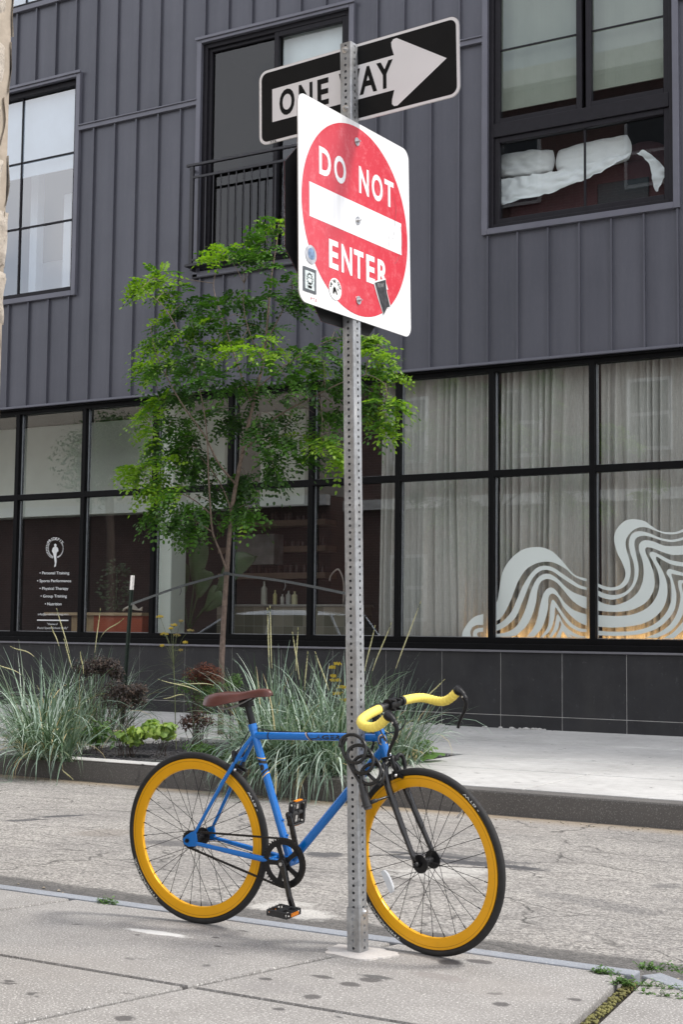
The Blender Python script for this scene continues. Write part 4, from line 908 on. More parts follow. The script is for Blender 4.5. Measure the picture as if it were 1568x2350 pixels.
# ------------------------------------------------------------------ BICYCLE
lam=rad(3.5); cl_,sl_=math.cos(lam),math.sin(lam)
def B(a,h,b=0): return Vector((a,4.625-(b*cl_+h*sl_),h*cl_-b*sl_))
SA=Vector((-2.503,.70)); SD=Vector((-.276,.961)).normalized(); STEER=rad(10)
def F(a,h,b=0):       # steered parts turn about the head-tube axis
    k=Vector((SD.x,0,SD.y)); v=Vector((a-SA.x,-b,h-SA.y))     # (a, -b, h) right-handed
    c,s=math.cos(-STEER),math.sin(-STEER)
    r=v*c+k.cross(v)*s+k*k.dot(v)*(1-c)
    return B(SA.x+r.x,SA.y+r.z,-r.y)
BK=thing('bicycle','blue fixed-gear bicycle with deep golden rims leaning on the sign post','bicycle',(-2.9,4.62,0))
def m_paint(name,col,rough=.22,coat=.6,metal=.35):
    t=NT(name); c=t.mix(t.ramp(t.noise(60,5,.8),.62,.75),col,tuple(x*.75 for x in col))
    c=t.mix(t.math('MULTIPLY',t.ramp(t.noise(14,6,.75),.55,.8),.35),c,tuple(x*.6+.02 for x in col))
    return t.bsdf(c,rough,metal,**{'Coat Weight':coat,'Coat Roughness':.08})
BLUE=m_paint('blue_frame_paint',(.0015,.145,.50),.25,.35,.15); BLK=m_paint('gloss_black_paint',(.006,.006,.0065),.25,.25,.0)
GOLD=m_paint('golden_rim_anodising',(.82,.395,.002),.42,.12,.25); RUB=mat('tyre_rubber',(.014,.0135,.0135),.75,0,.25,30,.25,200)
BLKM=mat('black_alloy',(.008,.008,.009),.42,.1,.3,40,spec=.35); PLAS=mat('black_pedal_plastic',(.022,.022,.023),.5,0,.2,30); STEEL=mat('bright_steel',(.6,.6,.6),.25,.9,.1,30)
LEA=mat('brown_leather',(.082,.022,.015),.38,0,.22,25,.15,120); YEL=mat('yellow_bar_tape',(.88,.70,.13),.6,0,.10,30,.2,150)
ORA=mat('orange_reflector',(.85,.25,.01),.25); CHN=mat('dark_chain',(.03,.027,.024),.4,.6,.4,90)
RH=(-3.356,.333); FH=(-2.342,.333); BBc=(-2.923,.282)
fr=MB()
def T(mb,p,q_,r0,r1=None,n=16,f=B):
    mb.tube([f(*p),f(*[(p[i]+q_[i])/2 for i in range(3)]),f(*q_)],[r0,(r0+(r1 or r0))/2,r1 or r0],n)
T(fr,(-3.081,.765,0),(BBc[0],BBc[1],0),.0150,.0156)                    # seat tube
T(fr,(-3.077,.744,0),(-2.520,.762,0),.0145,.0148)                     # top tube
T(fr,(-2.512,.722,0),(BBc[0]+.005,BBc[1]+.002,0),.0168,.0165)          # down tube
T(fr,(-2.5335,.806,0),(-2.5015,.695,0),.0185,.0185,20)                # head tube
fr.cyl(B(BBc[0],BBc[1],0),B(0,0,1)-B(0,0,0),.021,.070,24)
fr.cyl(B(-3.0835,.776,0),B(-3.0835,.79,0)-B(-3.077,.765,0),.0172,.024,20)
for sg in (1,-1):
    fr.tube([B(-3.079,.742,sg*.008),B(-3.11,.70,sg*.022),B(-3.2,.565,sg*.040),B(-3.325,.362,sg*.058)],[.0085,.0085,.0078,.0062],12)   # seat stays
    fr.tube([B(-2.95,.280,sg*.030),B(-3.03,.288,sg*.040),B(-3.15,.303,sg*.050),B(-3.315,.324,sg*.060)],[.0105,.0115,.0105,.0075],12)  # chain stays
    # dropout plate
    P=[(-3.312,.338),(-3.318,.372),(-3.336,.368),(-3.362,.352),(-3.378,.338),(-3.374,.318),(-3.352,.310),(-3.314,.314)]
    fr.prism(P,lambda x,y,s=sg:B(x,y,s*.064),lambda x,y,s=sg:B(x,y,s*.058))
fr.tube([B(-3.150,.652,.033),B(-3.146,.648,0),B(-3.150,.652,-.033)],.0062,10)     # brake bridge
fr.tube([B(-3.006,.283,.034),B(-3.004,.285,-.034)],.006,10)
for h in (.428,.372): fr.cyl(B(-3.081+(.765-h)*.327+.017,h+.004,0),Vector((1,0,.3)),.004,.008,8)
frame=fr.build('frame',BLUE,BK,smooth=True,auto=50)
# frame decals wrapped on the tubes
def wrap(mb,word,P0,P1,r,t0,t1,hgt,off=0,bold=.02,up=1):
    P0=B(*P0);P1=B(*P1); ax_=(P1-P0).normalized(); tow=(B(0,0,1)-B(0,0,0)); tow=(tow-ax_*tow.dot(ax_)).normalized(); upv=ax_.cross(tow)*-1
    if upv.z<0: upv=-upv
    vs,fs=fit2d(text2d(word,1,1,bold),t0,t1,-hgt/2,hgt/2); L_=(P1-P0).length
    mb.add([P0+ax_*x+(tow*math.cos((y+off)/r)+upv*math.sin((y+off)/r))*(r+.0005) for x,y in vs],fs)
q=MB(); wrap(q,'LAGER',(-3.077,.744,0),(-2.520,.762,0),.0148,.262,.395,.017,.0,.035); 
def band(mb,P0,P1,r,t,w_,slant=0,full=True):
    P0=B(*P0);P1=B(*P1); a_=(P1-P0).normalized(); tow=(B(0,0,1)-B(0,0,0)); tow=(tow-a_*tow.dot(a_)).normalized(); u=a_.cross(tow); n=24; vs=[]
    for i in range(n+1):
        A=2*PI*i/n; d=tow*math.cos(A)+u*math.sin(A); sh=slant*math.sin(A)
        vs+=[P0+a_*(t+sh)+d*(r+.0006),P0+a_*(t+w_+sh)+d*(r+.0006)]
    mb.add(vs,[(2*i,2*i+1,2*i+3,2*i+2) for i in range(n)])
TT=((-3.077,.744,0),(-2.520,.762,0)); STt=((-3.081,.765,0),(BBc[0],BBc[1],0)); HT=((-2.5335,.806,0),(-2.5015,.695,0))
band(q,*TT,.0147,.068,.005); band(q,*TT,.0147,.252,.004,.012)
band(q,*STt,.0155,.116,.012,-.008); band(q,*STt,.0155,.162,.008,.008)
# dark lozenge on the seat tube and emblem ring on the head tube
def blob(mb,P0,P1,r,t,pts):
    P0=B(*P0);P1=B(*P1); a_=(P1-P0).normalized(); tow=(B(0,0,1)-B(0,0,0)); tow=(tow-a_*tow.dot(a_)).normalized(); u=a_.cross(tow); cc=[P0+a_*(t+x)+(tow*math.cos(y/r)+u*math.sin(y/r))*(r+.0007) for x,y in pts]
    ctr=P0+a_*t+tow*(r+.0007); mb.add(cc+[ctr],[(i,(i+1)%len(cc),len(cc)) for i in range(len(cc))])
blob(q,*STt,.0155,.146,[(-.012,-.004),(-.008,.008),(0,.010),(.008,.009),(.012,.002),(.008,-.008),(0,-.01),(-.008,-.009)])
q.build('frame_lettering',mat('black_decal',(.01,.01,.012),.3),frame,normals=False)
q=MB(); band(q,*TT,.0147,.246,.003,.012); band(q,*STt,.0155,.106,.004,-.008); band(q,*STt,.0155,.176,.004,.008)
def ringb(mb,P0,P1,r,t,ro,ri,n=28,frac=.8):
    P0=B(*P0);P1=B(*P1); a_=(P1-P0).normalized(); tow=(B(0,0,1)-B(0,0,0)); tow=(tow-a_*tow.dot(a_)).normalized(); tow=(tow*.8+Vector((.6,0,0))); tow=(tow-a_*tow.dot(a_)).normalized(); u=a_.cross(tow); vs=[]
    for i in range(n+1):
        A=2*PI*frac*i/n+.6
        for rr_ in (ro,ri):
            x=rr_*math.cos(A)*1.35; y=rr_*math.sin(A); vs.append(P0+a_*(t+x)+(tow*math.cos(y/r)+u*math.sin(y/r))*(r+.0008))
    mb.add(vs,[(2*i,2*i+1,2*i+3,2*i+2) for i in range(n)])
ringb(q,*HT,.0187,.055,.0155,.0130)
q.build('frame_pinstripe',mat('gold_decal',(.75,.45,.08),.35),frame,normals=False)
q=MB(); ringb(q,*HT,.0189,.055,.010,.0055,frac=.75); blob(q,*HT,.0189,.058,[(.002,.002),(.008,.003),(.008,.009),(.002,.009)]); q.build('head_emblem',mat('black_decal',(.01,.01,.012),.3),frame,normals=False)
# seat post, saddle
q=MB(); T(q,(-3.083,.78,0),(-3.106,.862,0),.0135,.0135); q.tube([B(-3.122,.868,.018),B(-3.124,.868,-.018)],.014,14); q.obox(B(-3.112,.862,0),Vector((1,0,.1)).normalized(),Vector((0,1,0)),Vector((0,0,1)),.022,.017,.010)
q.build('seat_post',BLKM,BK,smooth=True,auto=40)
def inv(px,py,b=0):
    d=ray(px,py); n2=Vector((0,cl_,sl_)); t=(4.625*cl_-b-CP.dot(n2))/d.dot(n2); P=CP+d*t; return (P.x,P.z/cl_+b*math.tan(lam))
def zs(x,y): return inv(464.1+x*.12,1555.5+y*.12)
SDL=[]
tops=[(112,385),(160,320),(280,282),(430,262),(600,266),(800,262),(900,240),(1000,222),(1100,205),(1200,200),(1280,222),(1325,262),(1338,290)]
bots=[(112,420),(160,470),(280,508),(430,505),(600,462),(800,405),(900,372),(1000,352),(1100,340),(1200,330),(1280,328),(1325,320),(1338,300)]
wid=[.030,.056,.070,.073,.066,.047,.037,.030,.025,.022,.019,.013,.004]
q=MB(); n=16; S=[]
for (tx,ty),(bx,by),w_ in zip(tops,bots,wid):
    a0,h1=zs(tx,ty-4); _,h0=zs(bx,by+4); S.append((a0,h1,h0,w_))
vs=[]
for a0,h1,h0,w_ in S:
    for k in range(n):
        t_=k/(n-1); A=PI*t_; u=-math.cos(A); top=h1-.010*abs(u)**2.2-(h1-h0-.004)*max(0,abs(u)-.72)/.28*.85
        vs.append(B(a0,top,u*w_))
    for k in range(n):
        u=1-2*k/(n-1); vs.append(B(a0,min(h1-.006,h0+.010*(1-abs(u))),u*w_*.95))
m2=2*n; fs=[(i*m2+k,i*m2+(k+1)%m2,(i+1)*m2+(k+1)%m2,(i+1)*m2+k) for i in range(len(S)-1) for k in range(m2)]+[tuple(range(m2)),tuple((len(S)-1)*m2+k for k in range(m2))]
q.add(vs,fs); sad=q.build('saddle',LEA,BK,smooth=True)
q=MB()
for sg in (1,-1):
    q.tube(spline([B(*zs(430,555),sg*.030),B(*zs(520,570),sg*.026),B(*zs(700,510),sg*.022),B(*zs(850,450),sg*.022),B(*zs(980,372),sg*.014)],6),.0036,8)
q.build('saddle_rail',mat('gunmetal_rail',(.25,.25,.25),.3,.8),sad,smooth=True)
# wheels
def lathe(mb,f,c,prof,n=96,closed=True):
    m_=len(prof); vs=[]
    for i in range(n):
        A=2*PI*i/n
        for r,b in prof: vs.append(f(c[0]+r*math.cos(A),c[1]+r*math.sin(A),b))
    fs=[]
    for i in range(n):
        j=(i+1)%n
        for k in range(m_ if closed else m_-1): fs.append((i*m_+k,j*m_+k,j*m_+(k+1)%m_,i*m_+(k+1)%m_))
    mb.add(vs,fs)
def wheel(c,f,rear,txt):
    w=MB(); lathe(w,f,c,[(.266,0),(.268,.007),(.275,.0095),(.300,.0105),(.3085,.0105),(.3085,-.0105),(.300,-.0105),(.275,-.0095),(.268,-.007)],128)
    wh=bpy.data.objects.new('wheel',None)
    rim=w.build('rim',GOLD,None,smooth=True,auto=35)
    return rim
def mkwheel(c,f,rear,texts,name):
    q=MB(); lathe(q,f,c,[(.3075+.0135*(1-math.cos(t))*.98,.0138*math.sin(t)) for t in [rad(20+320*k/15) for k in range(16)]],128)
    ty=q.build(name+'_tmp',RUB,BK,smooth=True); ty.name='tyre'
    q=MB(); lathe(q,f,c,[(.266,0),(.268,.007),(.275,.0095),(.298,.0108),(.3085,.0106),(.3085,-.0106),(.298,-.0108),(.275,-.0095),(.268,-.007)],128)
    rim=q.build('wheel',GOLD,BK,smooth=True,auto=35); ROOTS['wheel']=ROOTS[BK.name]
    ty.parent=rim
    q=MB(); lathe(q,f,c,[(.2985,.0116),(.2993,.0116)],128,closed=False); lathe(q,f,c,[(.2985,-.0116),(.2993,-.0116)],128,closed=False); q.build('rim_seam',mat('dark_rim_seam',(.16,.07,.005),.6),rim,normals=False)
    q=MB(); hw=.037
    for k in range(32):
        sd_=1 if k%2 else -1; A=2*PI*k/32+.05; dirn=1 if (k//2)%2 else -1; Ah=A+dirn*rad(58); rh_=.027
        q.tube([f(c[0]+rh_*math.cos(Ah),c[1]+rh_*math.sin(Ah),sd_*hw),f(c[0]+.267*math.cos(A),c[1]+.267*math.sin(A),0)],.00115,5)
        q.tube([f(c[0]+.267*math.cos(A),c[1]+.267*math.sin(A),0),f(c[0]+.252*math.cos(A),c[1]+.252*math.sin(A),sd_*hw*.06)],.002,5)
    sp_=q.build('spokes',BLKM,rim)
    q=MB(); 
    q.tube([f(*c,-.050),f(*c,.050)],.0075,12); q.tube([f(*c,-.036),f(*c,.036)],.014,20)
    for sd_ in (1,-1): lathe(q,f,c,[(.012,sd_*.034),(.033,sd_*.0355),(.033,sd_*.039),(.012,sd_*.041)],32)
    for sd_ in (1,-1): q.tube([f(*c,sd_*.058),f(*c,sd_*.070)],.0085,6); q.tube([f(*c,sd_*.070),f(*c,sd_*.076)],.0045,8)
    q.build('hub',BLKM,rim,smooth=True,auto=35)
    q=MB(); A=VALVE[rear]; q.tube([f(c[0]+r*math.cos(A),c[1]+r*math.sin(A),0) for r in (.266,.245,.236,.225)],[.003,.0028,.0042,.0036],8); q.build('valve',STEEL,rim)
    # sidewall writing
    q=MB()
    for word,a0,a1,tops_out,b0 in texts:
        vs,fs=fit2d(text2d(word,1,1,.02),0,1,0,1)
        P=[]
        for x,y in vs:
            if tops_out: A=a0+(a1-a0)*x; r=.3155+.0085*y
            else: A=a0+(a1-a0)*x; r=.3260-.0085*y
            tt=(r-.3075)/(.0135*.98); cs=max(-1,min(1,1-tt)); t_=math.acos(cs); P.append(f(c[0]+(r)*math.cos(A),c[1]+(r)*math.sin(A),.0138*math.sin(t_)+.0006))
        q.add(P,fs)
    q.build('tyre_lettering',mat('pale_tyre_print',(.55,.55,.52),.6),rim,normals=False)
    return rim
VALVE={True:rad(27),False:rad(50)}
rimR=mkwheel(RH,B,True,[('WTB \u2022',rad(38),rad(23)-.0,False,0),('THICKSLICK',rad(234),rad(199),True,0)],'r')
# reversed direction words read upside down, as on the real sidewall
rimF=mkwheel(FH,F,False,[('WTB \u2022',rad(55),rad(40),False,0),('THICKSLICK',rad(247),rad(214),True,0)],'f')
# spoke reflector on the front wheel
q=MB(); A=rad(208); c0=(FH[0]+.185*math.cos(A),FH[1]+.185*math.sin(A)); tdir=(-math.sin(A+rad(0)),math.cos(A+rad(0)))
pts=[]
L2,Wd=.043,.013
for k in range(16):
    t_=2*PI*k/16; u=L2*(abs(math.cos(t_))**.6)*(1 if math.cos(t_)>0 else -1); v=Wd*(abs(math.sin(t_))**.7)*(1 if math.sin(t_)>0 else -1)+.006*(u/L2)**2
    pts.append((c0[0]+tdir[0]*u+math.cos(A)*v,c0[1]+tdir[1]*u+math.sin(A)*v))
q.prism(pts,lambda x,y:F(x,y,.022),lambda x,y:F(x,y,.012))
t=NT('clear_reflector'); REFm=t.bsdf((.78,.80,.82),.15,0,bump=t.noise(300,2),bstr=.5,**{'Transmission Weight':.25,'IOR':1.4}); q.build('spoke_reflector',REFm,rimF)
# rear cog, chainring, cranks, chain
q=MB(); lathe(q,B,RH,[(.012,.043),(.031,.043),(.031,.047),(.012,.047)],40)
for k in range(17):
    A=2*PI*k/17; q.cyl(B(RH[0]+.032*math.cos(A),RH[1]+.032*math.sin(A),.045),B(0,0,1)-B(0,0,0),.003,.003,6)
q.build('rear_cog',BLKM,BK)
q=MB(); NTH=46; RC=.0915
lathe(q,B,BBc,[(.068,.043),(.0885,.043),(.0885,.047),(.068,.047)],92)
for k in range(NTH):
    A=2*PI*k/NTH; d=2*PI/NTH
    P=[(BBc[0]+r*math.cos(A+o*d),BBc[1]+r*math.sin(A+o*d)) for r,o in ((.088,-.32),(.0945,-.12),(.0945,.12),(.088,.32))]
    q.prism(P,lambda x,y:B(x,y,.0463),lambda x,y:B(x,y,.0437))
CA=math.atan2(.129-.282,-2.87+2.923)
for k in range(5):
    A=CA+rad(36)+k*rad(72); P=[]
    ca,sa=math.cos(A),math.sin(A)
    for r,w_ in ((.012,.013),(.035,.008),(.060,.009),(.072,.013)): P.append((r,w_))
    pl=[(BBc[0]+r*ca-w_*sa,BBc[1]+r*sa+w_*ca) for r,w_ in P]+[(BBc[0]+r*ca+w_*sa,BBc[1]+r*sa-w_*ca) for r,w_ in reversed(P)]
    q.prism(pl,lambda x,y:B(x,y,.051),lambda x,y:B(x,y,.0445))
q.cyl(B(BBc[0],BBc[1],.052),B(0,0,1)-B(0,0,0),.022,.018,24)
q.build('chainring',BLKM,BK)
def crank(sg,end):
    q=MB(); b0,b1=(.060,.078) if sg>0 else (-.060,-.078); e=Vector((end[0]-BBc[0],end[1]-BBc[1])); L_=e.length; e/=L_; p_=Vector((-e.y,e.x))
    secs=[(-.016,.010,b0),(-.008,.0155,b0),(.012,.0155,b0),(.05,.0125,b0*.75+b1*.25),(.12,.0115,b1),(L_-.01,.0125,b1),(L_+.006,.0115,b1),(L_+.0125,.006,b1)]
    vs=[]
    for s,w_,b in secs:
        for i,j in ((-1,-1),(-.75,1),(.75,1),(1,-1)):
            x=BBc[0]+e.x*s+p_.x*w_*i; y=BBc[1]+e.y*s+p_.y*w_*i; vs.append(B(x,y,b+sg*.0055*j))
    fs=[(4*i+k,4*i+(k+1)%4,4*i+4+(k+1)%4,4*i+4+k) for i in range(len(secs)-1) for k in range(4)]+[(0,1,2,3),tuple(4*(len(secs)-1)+k for k in range(4))]
    q.add(vs,fs); o=q.build('crank_arm',BLK,BK,bevel=.002,seg=2)
    q=MB(); q.cyl(B(BBc[0],BBc[1],b0+sg*.008),B(0,0,1)-B(0,0,0),.007,.006,12); q.build('crank_bolt',STEEL,o); return o
e1_=(-2.868,.129); e2_=(-2.978,.435)
crank(1,e1_); crank(-1,e2_)
def pedal(c,b0,sg,ang):
    # cage frame: width along the spindle (b), depth 'd' and thickness 't' in the wheel plane, pitched by ang
    ca,sa=math.cos(ang),math.sin(ang)
    U=B(ca,sa,0)-B(0,0,0); Vv=B(-sa,ca,0)-B(0,0,0); Wv=(B(0,0,1)-B(0,0,0))*sg; C0=B(c[0],c[1],b0)
    q=MB(); D_,Tt,Wd=.043,.0115,.088
    def bx(u,v,w_,hu,hv,hw): q.obox(C0+U*u+Vv*v+Wv*w_,U,Vv,Wv,hu,hv,hw)
    q.tube([C0-Wv*.012,C0+Wv*.09],.0085,12)
    bx(0,0,.018,.030,.011,.006); bx(0,0,.098,.030,.011,.006)
    for s in (-1,1):
        for v in (-1,1): bx(s*D_,v*.0085,.058,.0035,.0025,.046)
        for w_ in (.014,.036,.058,.080,.102): bx(s*D_,0,w_,.003,.0065,.003)
        for v in (-1,1):
            bx(s*.028,v*.0085,.014,.016,.0028,.004); bx(s*.028,v*.0085,.102,.016,.0028,.004); bx(s*.022,v*.008,.058,.021,.002,.0035)
        for k in range(4): q.obox(C0+U*s*D_+Vv*.0135+Wv*(.025+.022*k),U,Vv,Wv,.0012,.003,.0012)
    bx(0,.0095,.058,.011,.002,.04)
    p=q.build('pedal',PLAS,BK,bevel=.0012)
    for s in (-1,1):
        q=MB(); q.obox(C0+U*s*(D_+.0052)+Wv*.058,U,Vv,Wv,.0016,.0062,.024); q.build('pedal_reflector',ORA,p)
pedal(e1_,.080,1,rad(-4)); pedal(e2_,-.080,-1,rad(82))
# chain
q=MB(); pth=[]
dx_,dy_=RH[0]-BBc[0],RH[1]-BBc[1]; D_=math.hypot(dx_,dy_); base_=math.atan2(dy_,dx_); r1,r2=.0905,.032
off_=math.acos((r1-r2)/D_)
at1,at2=base_-off_,base_+off_       # tangent angles (upper = base-off since hub is to the left)
def cpt(c,r,A): return Vector((c[0]+r*math.cos(A),c[1]+r*math.sin(A)))
loop=[]
A=at2
arc=2*PI-2*off_
n=60
for k in range(n+1): loop.append(cpt(BBc,r1,at2+arc*k/n))
n=14
for k in range(n+1): loop.append(cpt(RH,r2,at1+2*off_*k/n))
# resample at half pitch
loop.append(loop[0]); tot=0; cum=[0]
for i in range(1,len(loop)): tot+=(loop[i]-loop[i-1]).length; cum.append(tot)
def lp(s):
    s%=tot
    for i in range(1,len(loop)):
        if cum[i]>=s: f_=(s-cum[i-1])/max(1e-9,cum[i]-cum[i-1]); return loop[i-1].lerp(loop[i],f_)
NL=int(tot/.0127); pi_=tot/NL; bdir=(B(0,0,1)-B(0,0,0))
for k in range(NL):
    p=lp(k*pi_); p2=lp((k+1)*pi_); u=(p2-p).normalized(); U=B(u.x,u.y,0)-B(0,0,0); Vv=B(-u.y,u.x,0)-B(0,0,0); m_=(p+p2)/2; o_=.0033 if k%2 else .0022
    for s in (-1,1): q.obox(B(m_.x,m_.y,.045)+bdir*o_*s,U,Vv,bdir,pi_*.62,.0030 if k%2 else .0034,.0005)
    q.cyl(B(p.x,p.y,.045),bdir,.0042,.008,8)
q.build('chain',CHN,BK)
# fork
q=MB(); q.tube([F(-2.5015,.694,0),F(-2.492,.665,0)],[.0185,.0175],16)
for sg in (1,-1):
    q.tube(spline([F(-2.496,.674,sg*.004),F(-2.489,.660,sg*.030),F(-2.470,.613,sg*.043),F(-2.440,.540,sg*.047),F(-2.398,.447,sg*.052),F(-2.350,.345,sg*.056)],5),[.0150]*6+[.0145]*5+[.0135]*5+[.0115]*5+[.0095]*5,14)
    q.tube([F(-2.350,.342,sg*.054),F(-2.338,.330,sg*.0585)],[.010,.008],12)
q.build('fork',BLK,BK,smooth=True)
q=MB(); 
for a0,h0,a1,h1,r in ((-2.5335,.807,-2.536,.817,.0205),(-2.536,.817,-2.5385,.826,.0175),(-2.501,.694,-2.4995,.689,.0205)): q.tube([B(a0,h0,0),B(a1,h1,0)],r,20)
q.build('headset',BLKM,BK,smooth=True,auto=40)
CLP=(-2.466,.886)
q=MB(); q.tube([F(-2.538,.825,0),F(-2.550,.868,0)],.0165,18); q.tube([F(-2.548,.862,0),F(CLP[0],CLP[1],0)],[.018,.0155],16)
q.tube([F(*CLP,-.024),F(*CLP,.024)],.0225,18)
for sg in (-1,1):
    for v in (-1,1): q.tube([F(CLP[0]+.006,CLP[1]+v*.018,sg*.016),F(CLP[0]+.030,CLP[1]+v*.016,sg*.016)],.0045,8)
q.build('stem',BLKM,BK,smooth=True,auto=40)
# pursuit bar
def HB(b,fw,up): return F(CLP[0]+fw,CLP[1]+up-b*.075,b)
def barpts(sg): return [HB(sg*b,fw,up) for b,fw,up in ((.0,0,0),(.05,0,0),(.10,.0,-.003),(.15,.002,-.008),(.184,.008,-.015),(.203,.026,-.024),(.208,.055,-.030),(.208,.085,-.028),(.208,.110,-.017),(.208,.130,-.002),(.208,.146,.012))]
q=MB(); q.tube(spline(list(reversed(barpts(-1)))+barpts(1)[1:],6),.0122,14); hb=q.build('handlebar',BLKM,BK,smooth=True)
for sg in (1,-1):
    P=spline(barpts(sg),14); cut_=next(i for i,p in enumerate(P) if (p-P[0]).length>(.066 if sg>0 else .062)); P=P[cut_:]
    rs=[]; acc=0
    for i,p in enumerate(P):
        if i: acc+=(p-P[i-1]).length
        ph=(acc%.017)/.017; rs.append(.0158+.0016*ph)
    q=MB(); q.tube(P,rs,20); q.build('grip_tape',YEL,hb,smooth=True)
    q=MB(); q.tube([P[0]+(P[0]-P[2]).normalized()*.008,P[0]+(P[3]-P[0]).normalized()*.004],.0172,18); q.build('tape_band',PLAS,hb,smooth=True,auto=40)
    # brake lever at the bar end
    E1=P[-1]; dE=(P[-1]-P[-6]).normalized(); q=MB()
    q.tube([E1-dE*.004,E1+dE*.014],[.0185,.0180],18); 
    f0=E1+dE*.008
    def rel(fw,up,bb=0): return E1+(F(fw,up,bb)-F(0,0,0))
    q.tube(spline([rel(-.004,.006),rel(.012,-.002),rel(.026,-.016),rel(.034,-.028)],5),[.0135]*5+[.0125]*5+[.0105]*6,12,squash=None)
    body_=q.build('brake_lever_body',BLKM,BK,smooth=True)
    q=MB(); q.tube(spline([rel(.028,-.020),rel(.036,-.034),rel(.034,-.055),rel(.022,-.078),rel(.008,-.100),rel(-.002,-.122),rel(-.006,-.135)],5),[.0085]*5+[.0075]*10+[.0062]*10+[.0058]*6,10)
    q.build('brake_lever',BLKM,BK,smooth=True)
    q=MB(); q.cyl(rel(.027,-.018,.009),F(0,0,1)-F(0,0,0),.004,.006,8); q.build('pivot_bolt',STEEL,body_)
# cables
CAB=mat('black_cable',(.012,.012,.012),.4)
q=MB(); 
def bp_(px,py,b): a_,h_=inv(px,py,b); return B(a_,h_,b)
q.tube(spline([bp_(926,1641,.19),bp_(931,1655,.16),bp_(920,1672,.10),bp_(900,1680,.04),bp_(884,1682,-.005)],8),.0026,8)
q.tube(spline([bp_(868,1652,.035),bp_(872,1672,.040),bp_(884,1694,.038),bp_(893,1708,.034)],8),.0028,8)
q.tube(spline([bp_(858,1700,-.03),bp_(857,1716,-.02),bp_(848,1733,.0)],6),.0026,8)
q.tube(spline([B(-3.076,.775,-.004),B(-3.04,.768,-.006),B(-2.98,.764,-.006),B(-2.8,.767,-.004),B(-2.55,.776,-.004)],6),.0024,8)
q.tube(spline([B(-3.095,.77,-.002),B(-3.13,.72,-.002),B(-3.145,.69,0)],6),.0024,8)
q.build('brake_cable',CAB,BK,smooth=True)
q=MB(); q.tube([bp_(893,1706,.034),bp_(896,1723,.034)],[.003,.0048],10); q.tube([bp_(896,1723,.034),bp_(901,1790,.030)],.0009,5); q.build('cable_adjuster',STEEL,BK,smooth=True)
# brake calipers
def caliper(f,ctr,fwd,name):
    q=MB(); a0,h0=ctr
    ux,uy=fwd   # unit vector pointing outwards over the tyre
    px_,py_=-uy,ux
    for sg in (1,-1):
        P=[f(a0,h0,sg*.002),f(a0+ux*.012,h0+uy*.012,sg*.020),f(a0+ux*.004-px_*.010,h0+uy*.004-py_*.010,sg*.031),f(a0-ux*.020-px_*.026,h0-uy*.020-py_*.026,sg*.030),f(a0-ux*.044-px_*.036,h0-uy*.044-py_*.036,sg*.022)]
        q.tube(spline(P,5),[.0085]*10+[.0075]*6+[.0065]*5,10)
        c=P[-1]; dd=(f(1,0,0)-f(0,0,0)); q.obox(c+(f(0,0,-sg)-f(0,0,0))*.006,(f(px_,py_,0)-f(0,0,0)),(f(ux,uy,0)-f(0,0,0)),(f(0,0,1)-f(0,0,0)),.024,.0055,.005)
    q.tube([f(a0,h0,-.012),f(a0,h0,.014)],.009,12)
    o=q.build('brake_caliper',BLKM,BK,smooth=True,auto=50)
    q=MB(); q.ball(f(a0-ux*.044-px_*.036,h0-uy*.044-py_*.036,.030),.0065,8); q.ball(f(a0,h0,.016),.005,6); q.build('brake_bolt',STEEL,o,smooth=True)
caliper(F,(-2.460,.690),(.30,.95),'f'); caliper(B,(-3.165,.668),(.40,.916),'r')

# ------------------------------------------------------------------ CABLE LOCK
LK=thing('cable_lock','coiled black cable lock looped round the sign post and bicycle','lock',(-2.55,4.48,.6))
LB=mat('black_vinyl_cable',(.012,.012,.012),.28,0,.3,30)
def lk(px,py,dy=0): return at(px,py,4.462+dy)
P=[]
c0=(806,1704); c1=(855,1779); r=26.5
for k in range(0,4*26+8):
    t_=k/26; A=rad(200)+2*PI*t_*-1; f_=t_/4
    P.append(lk(c0[0]+(c1[0]-c0[0])*min(1,t_/3.1)+(r-1.5*math.sin(t_*2))*math.cos(A),c0[1]+(c1[1]-c0[1])*min(1,t_/3.1)-r*math.sin(A),.010*math.sin(A)+.004*t_))
P=P[:len(P)]
tail=[lk(829,1790,.0),lk(832,1806,0)]
q=MB(); q.tube(P[:96]+spline([P[96],lk(836,1770,.01),lk(829,1788,.0),lk(832,1806,0)],6),.0066,12)
q.tube(spline([lk(795,1692,.01),lk(786,1710,.005),lk(789,1728,.005),lk(800,1748,.01),lk(812,1770,.01),lk(824,1790,.0),lk(831,1803,0)],8),.0066,12)
q.tube(spline([at(853,1678,4.60),at(858,1698,4.60),at(853,1718,4.60),at(843,1735,4.59),at(830,1745,4.60)],8),.0052,10)
q.tube(spline([lk(853,1839,.0),at(872,1833,4.49),at(892,1826,4.53),at(905,1818,4.60),at(912,1808,4.66)],8),.0045,10)
q.build('cable',LB,LK,smooth=True)
q=MB(); a_,b_=lk(829,1797,-.002),lk(846,1856,-.004); d_=(b_-a_)
q.tube([a_,a_+d_*.05,a_+d_*.38,a_+d_*.42,a_+d_*.9,b_],[.009,.0115,.0130,.0155,.0160,.0130],18); q.build('lock_body',mat('black_lock_plastic',(.018,.018,.019),.45,0,.2,40),LK,smooth=True,auto=50)
q=MB(); q.tube([a_+d_*.86,a_+d_*.995],[.0163,.0135],18); q.build('lock_cap',mat('grey_lock_cap',(.07,.07,.075),.4),LK,smooth=True,auto=50)
q=MB(); q.tube([lk(848,1841,.0),lk(866,1835,.008)],[.008,.0065],12); q.build('cable_collar',mat('black_lock_plastic',(.018,.018,.019),.45),LK,smooth=True)
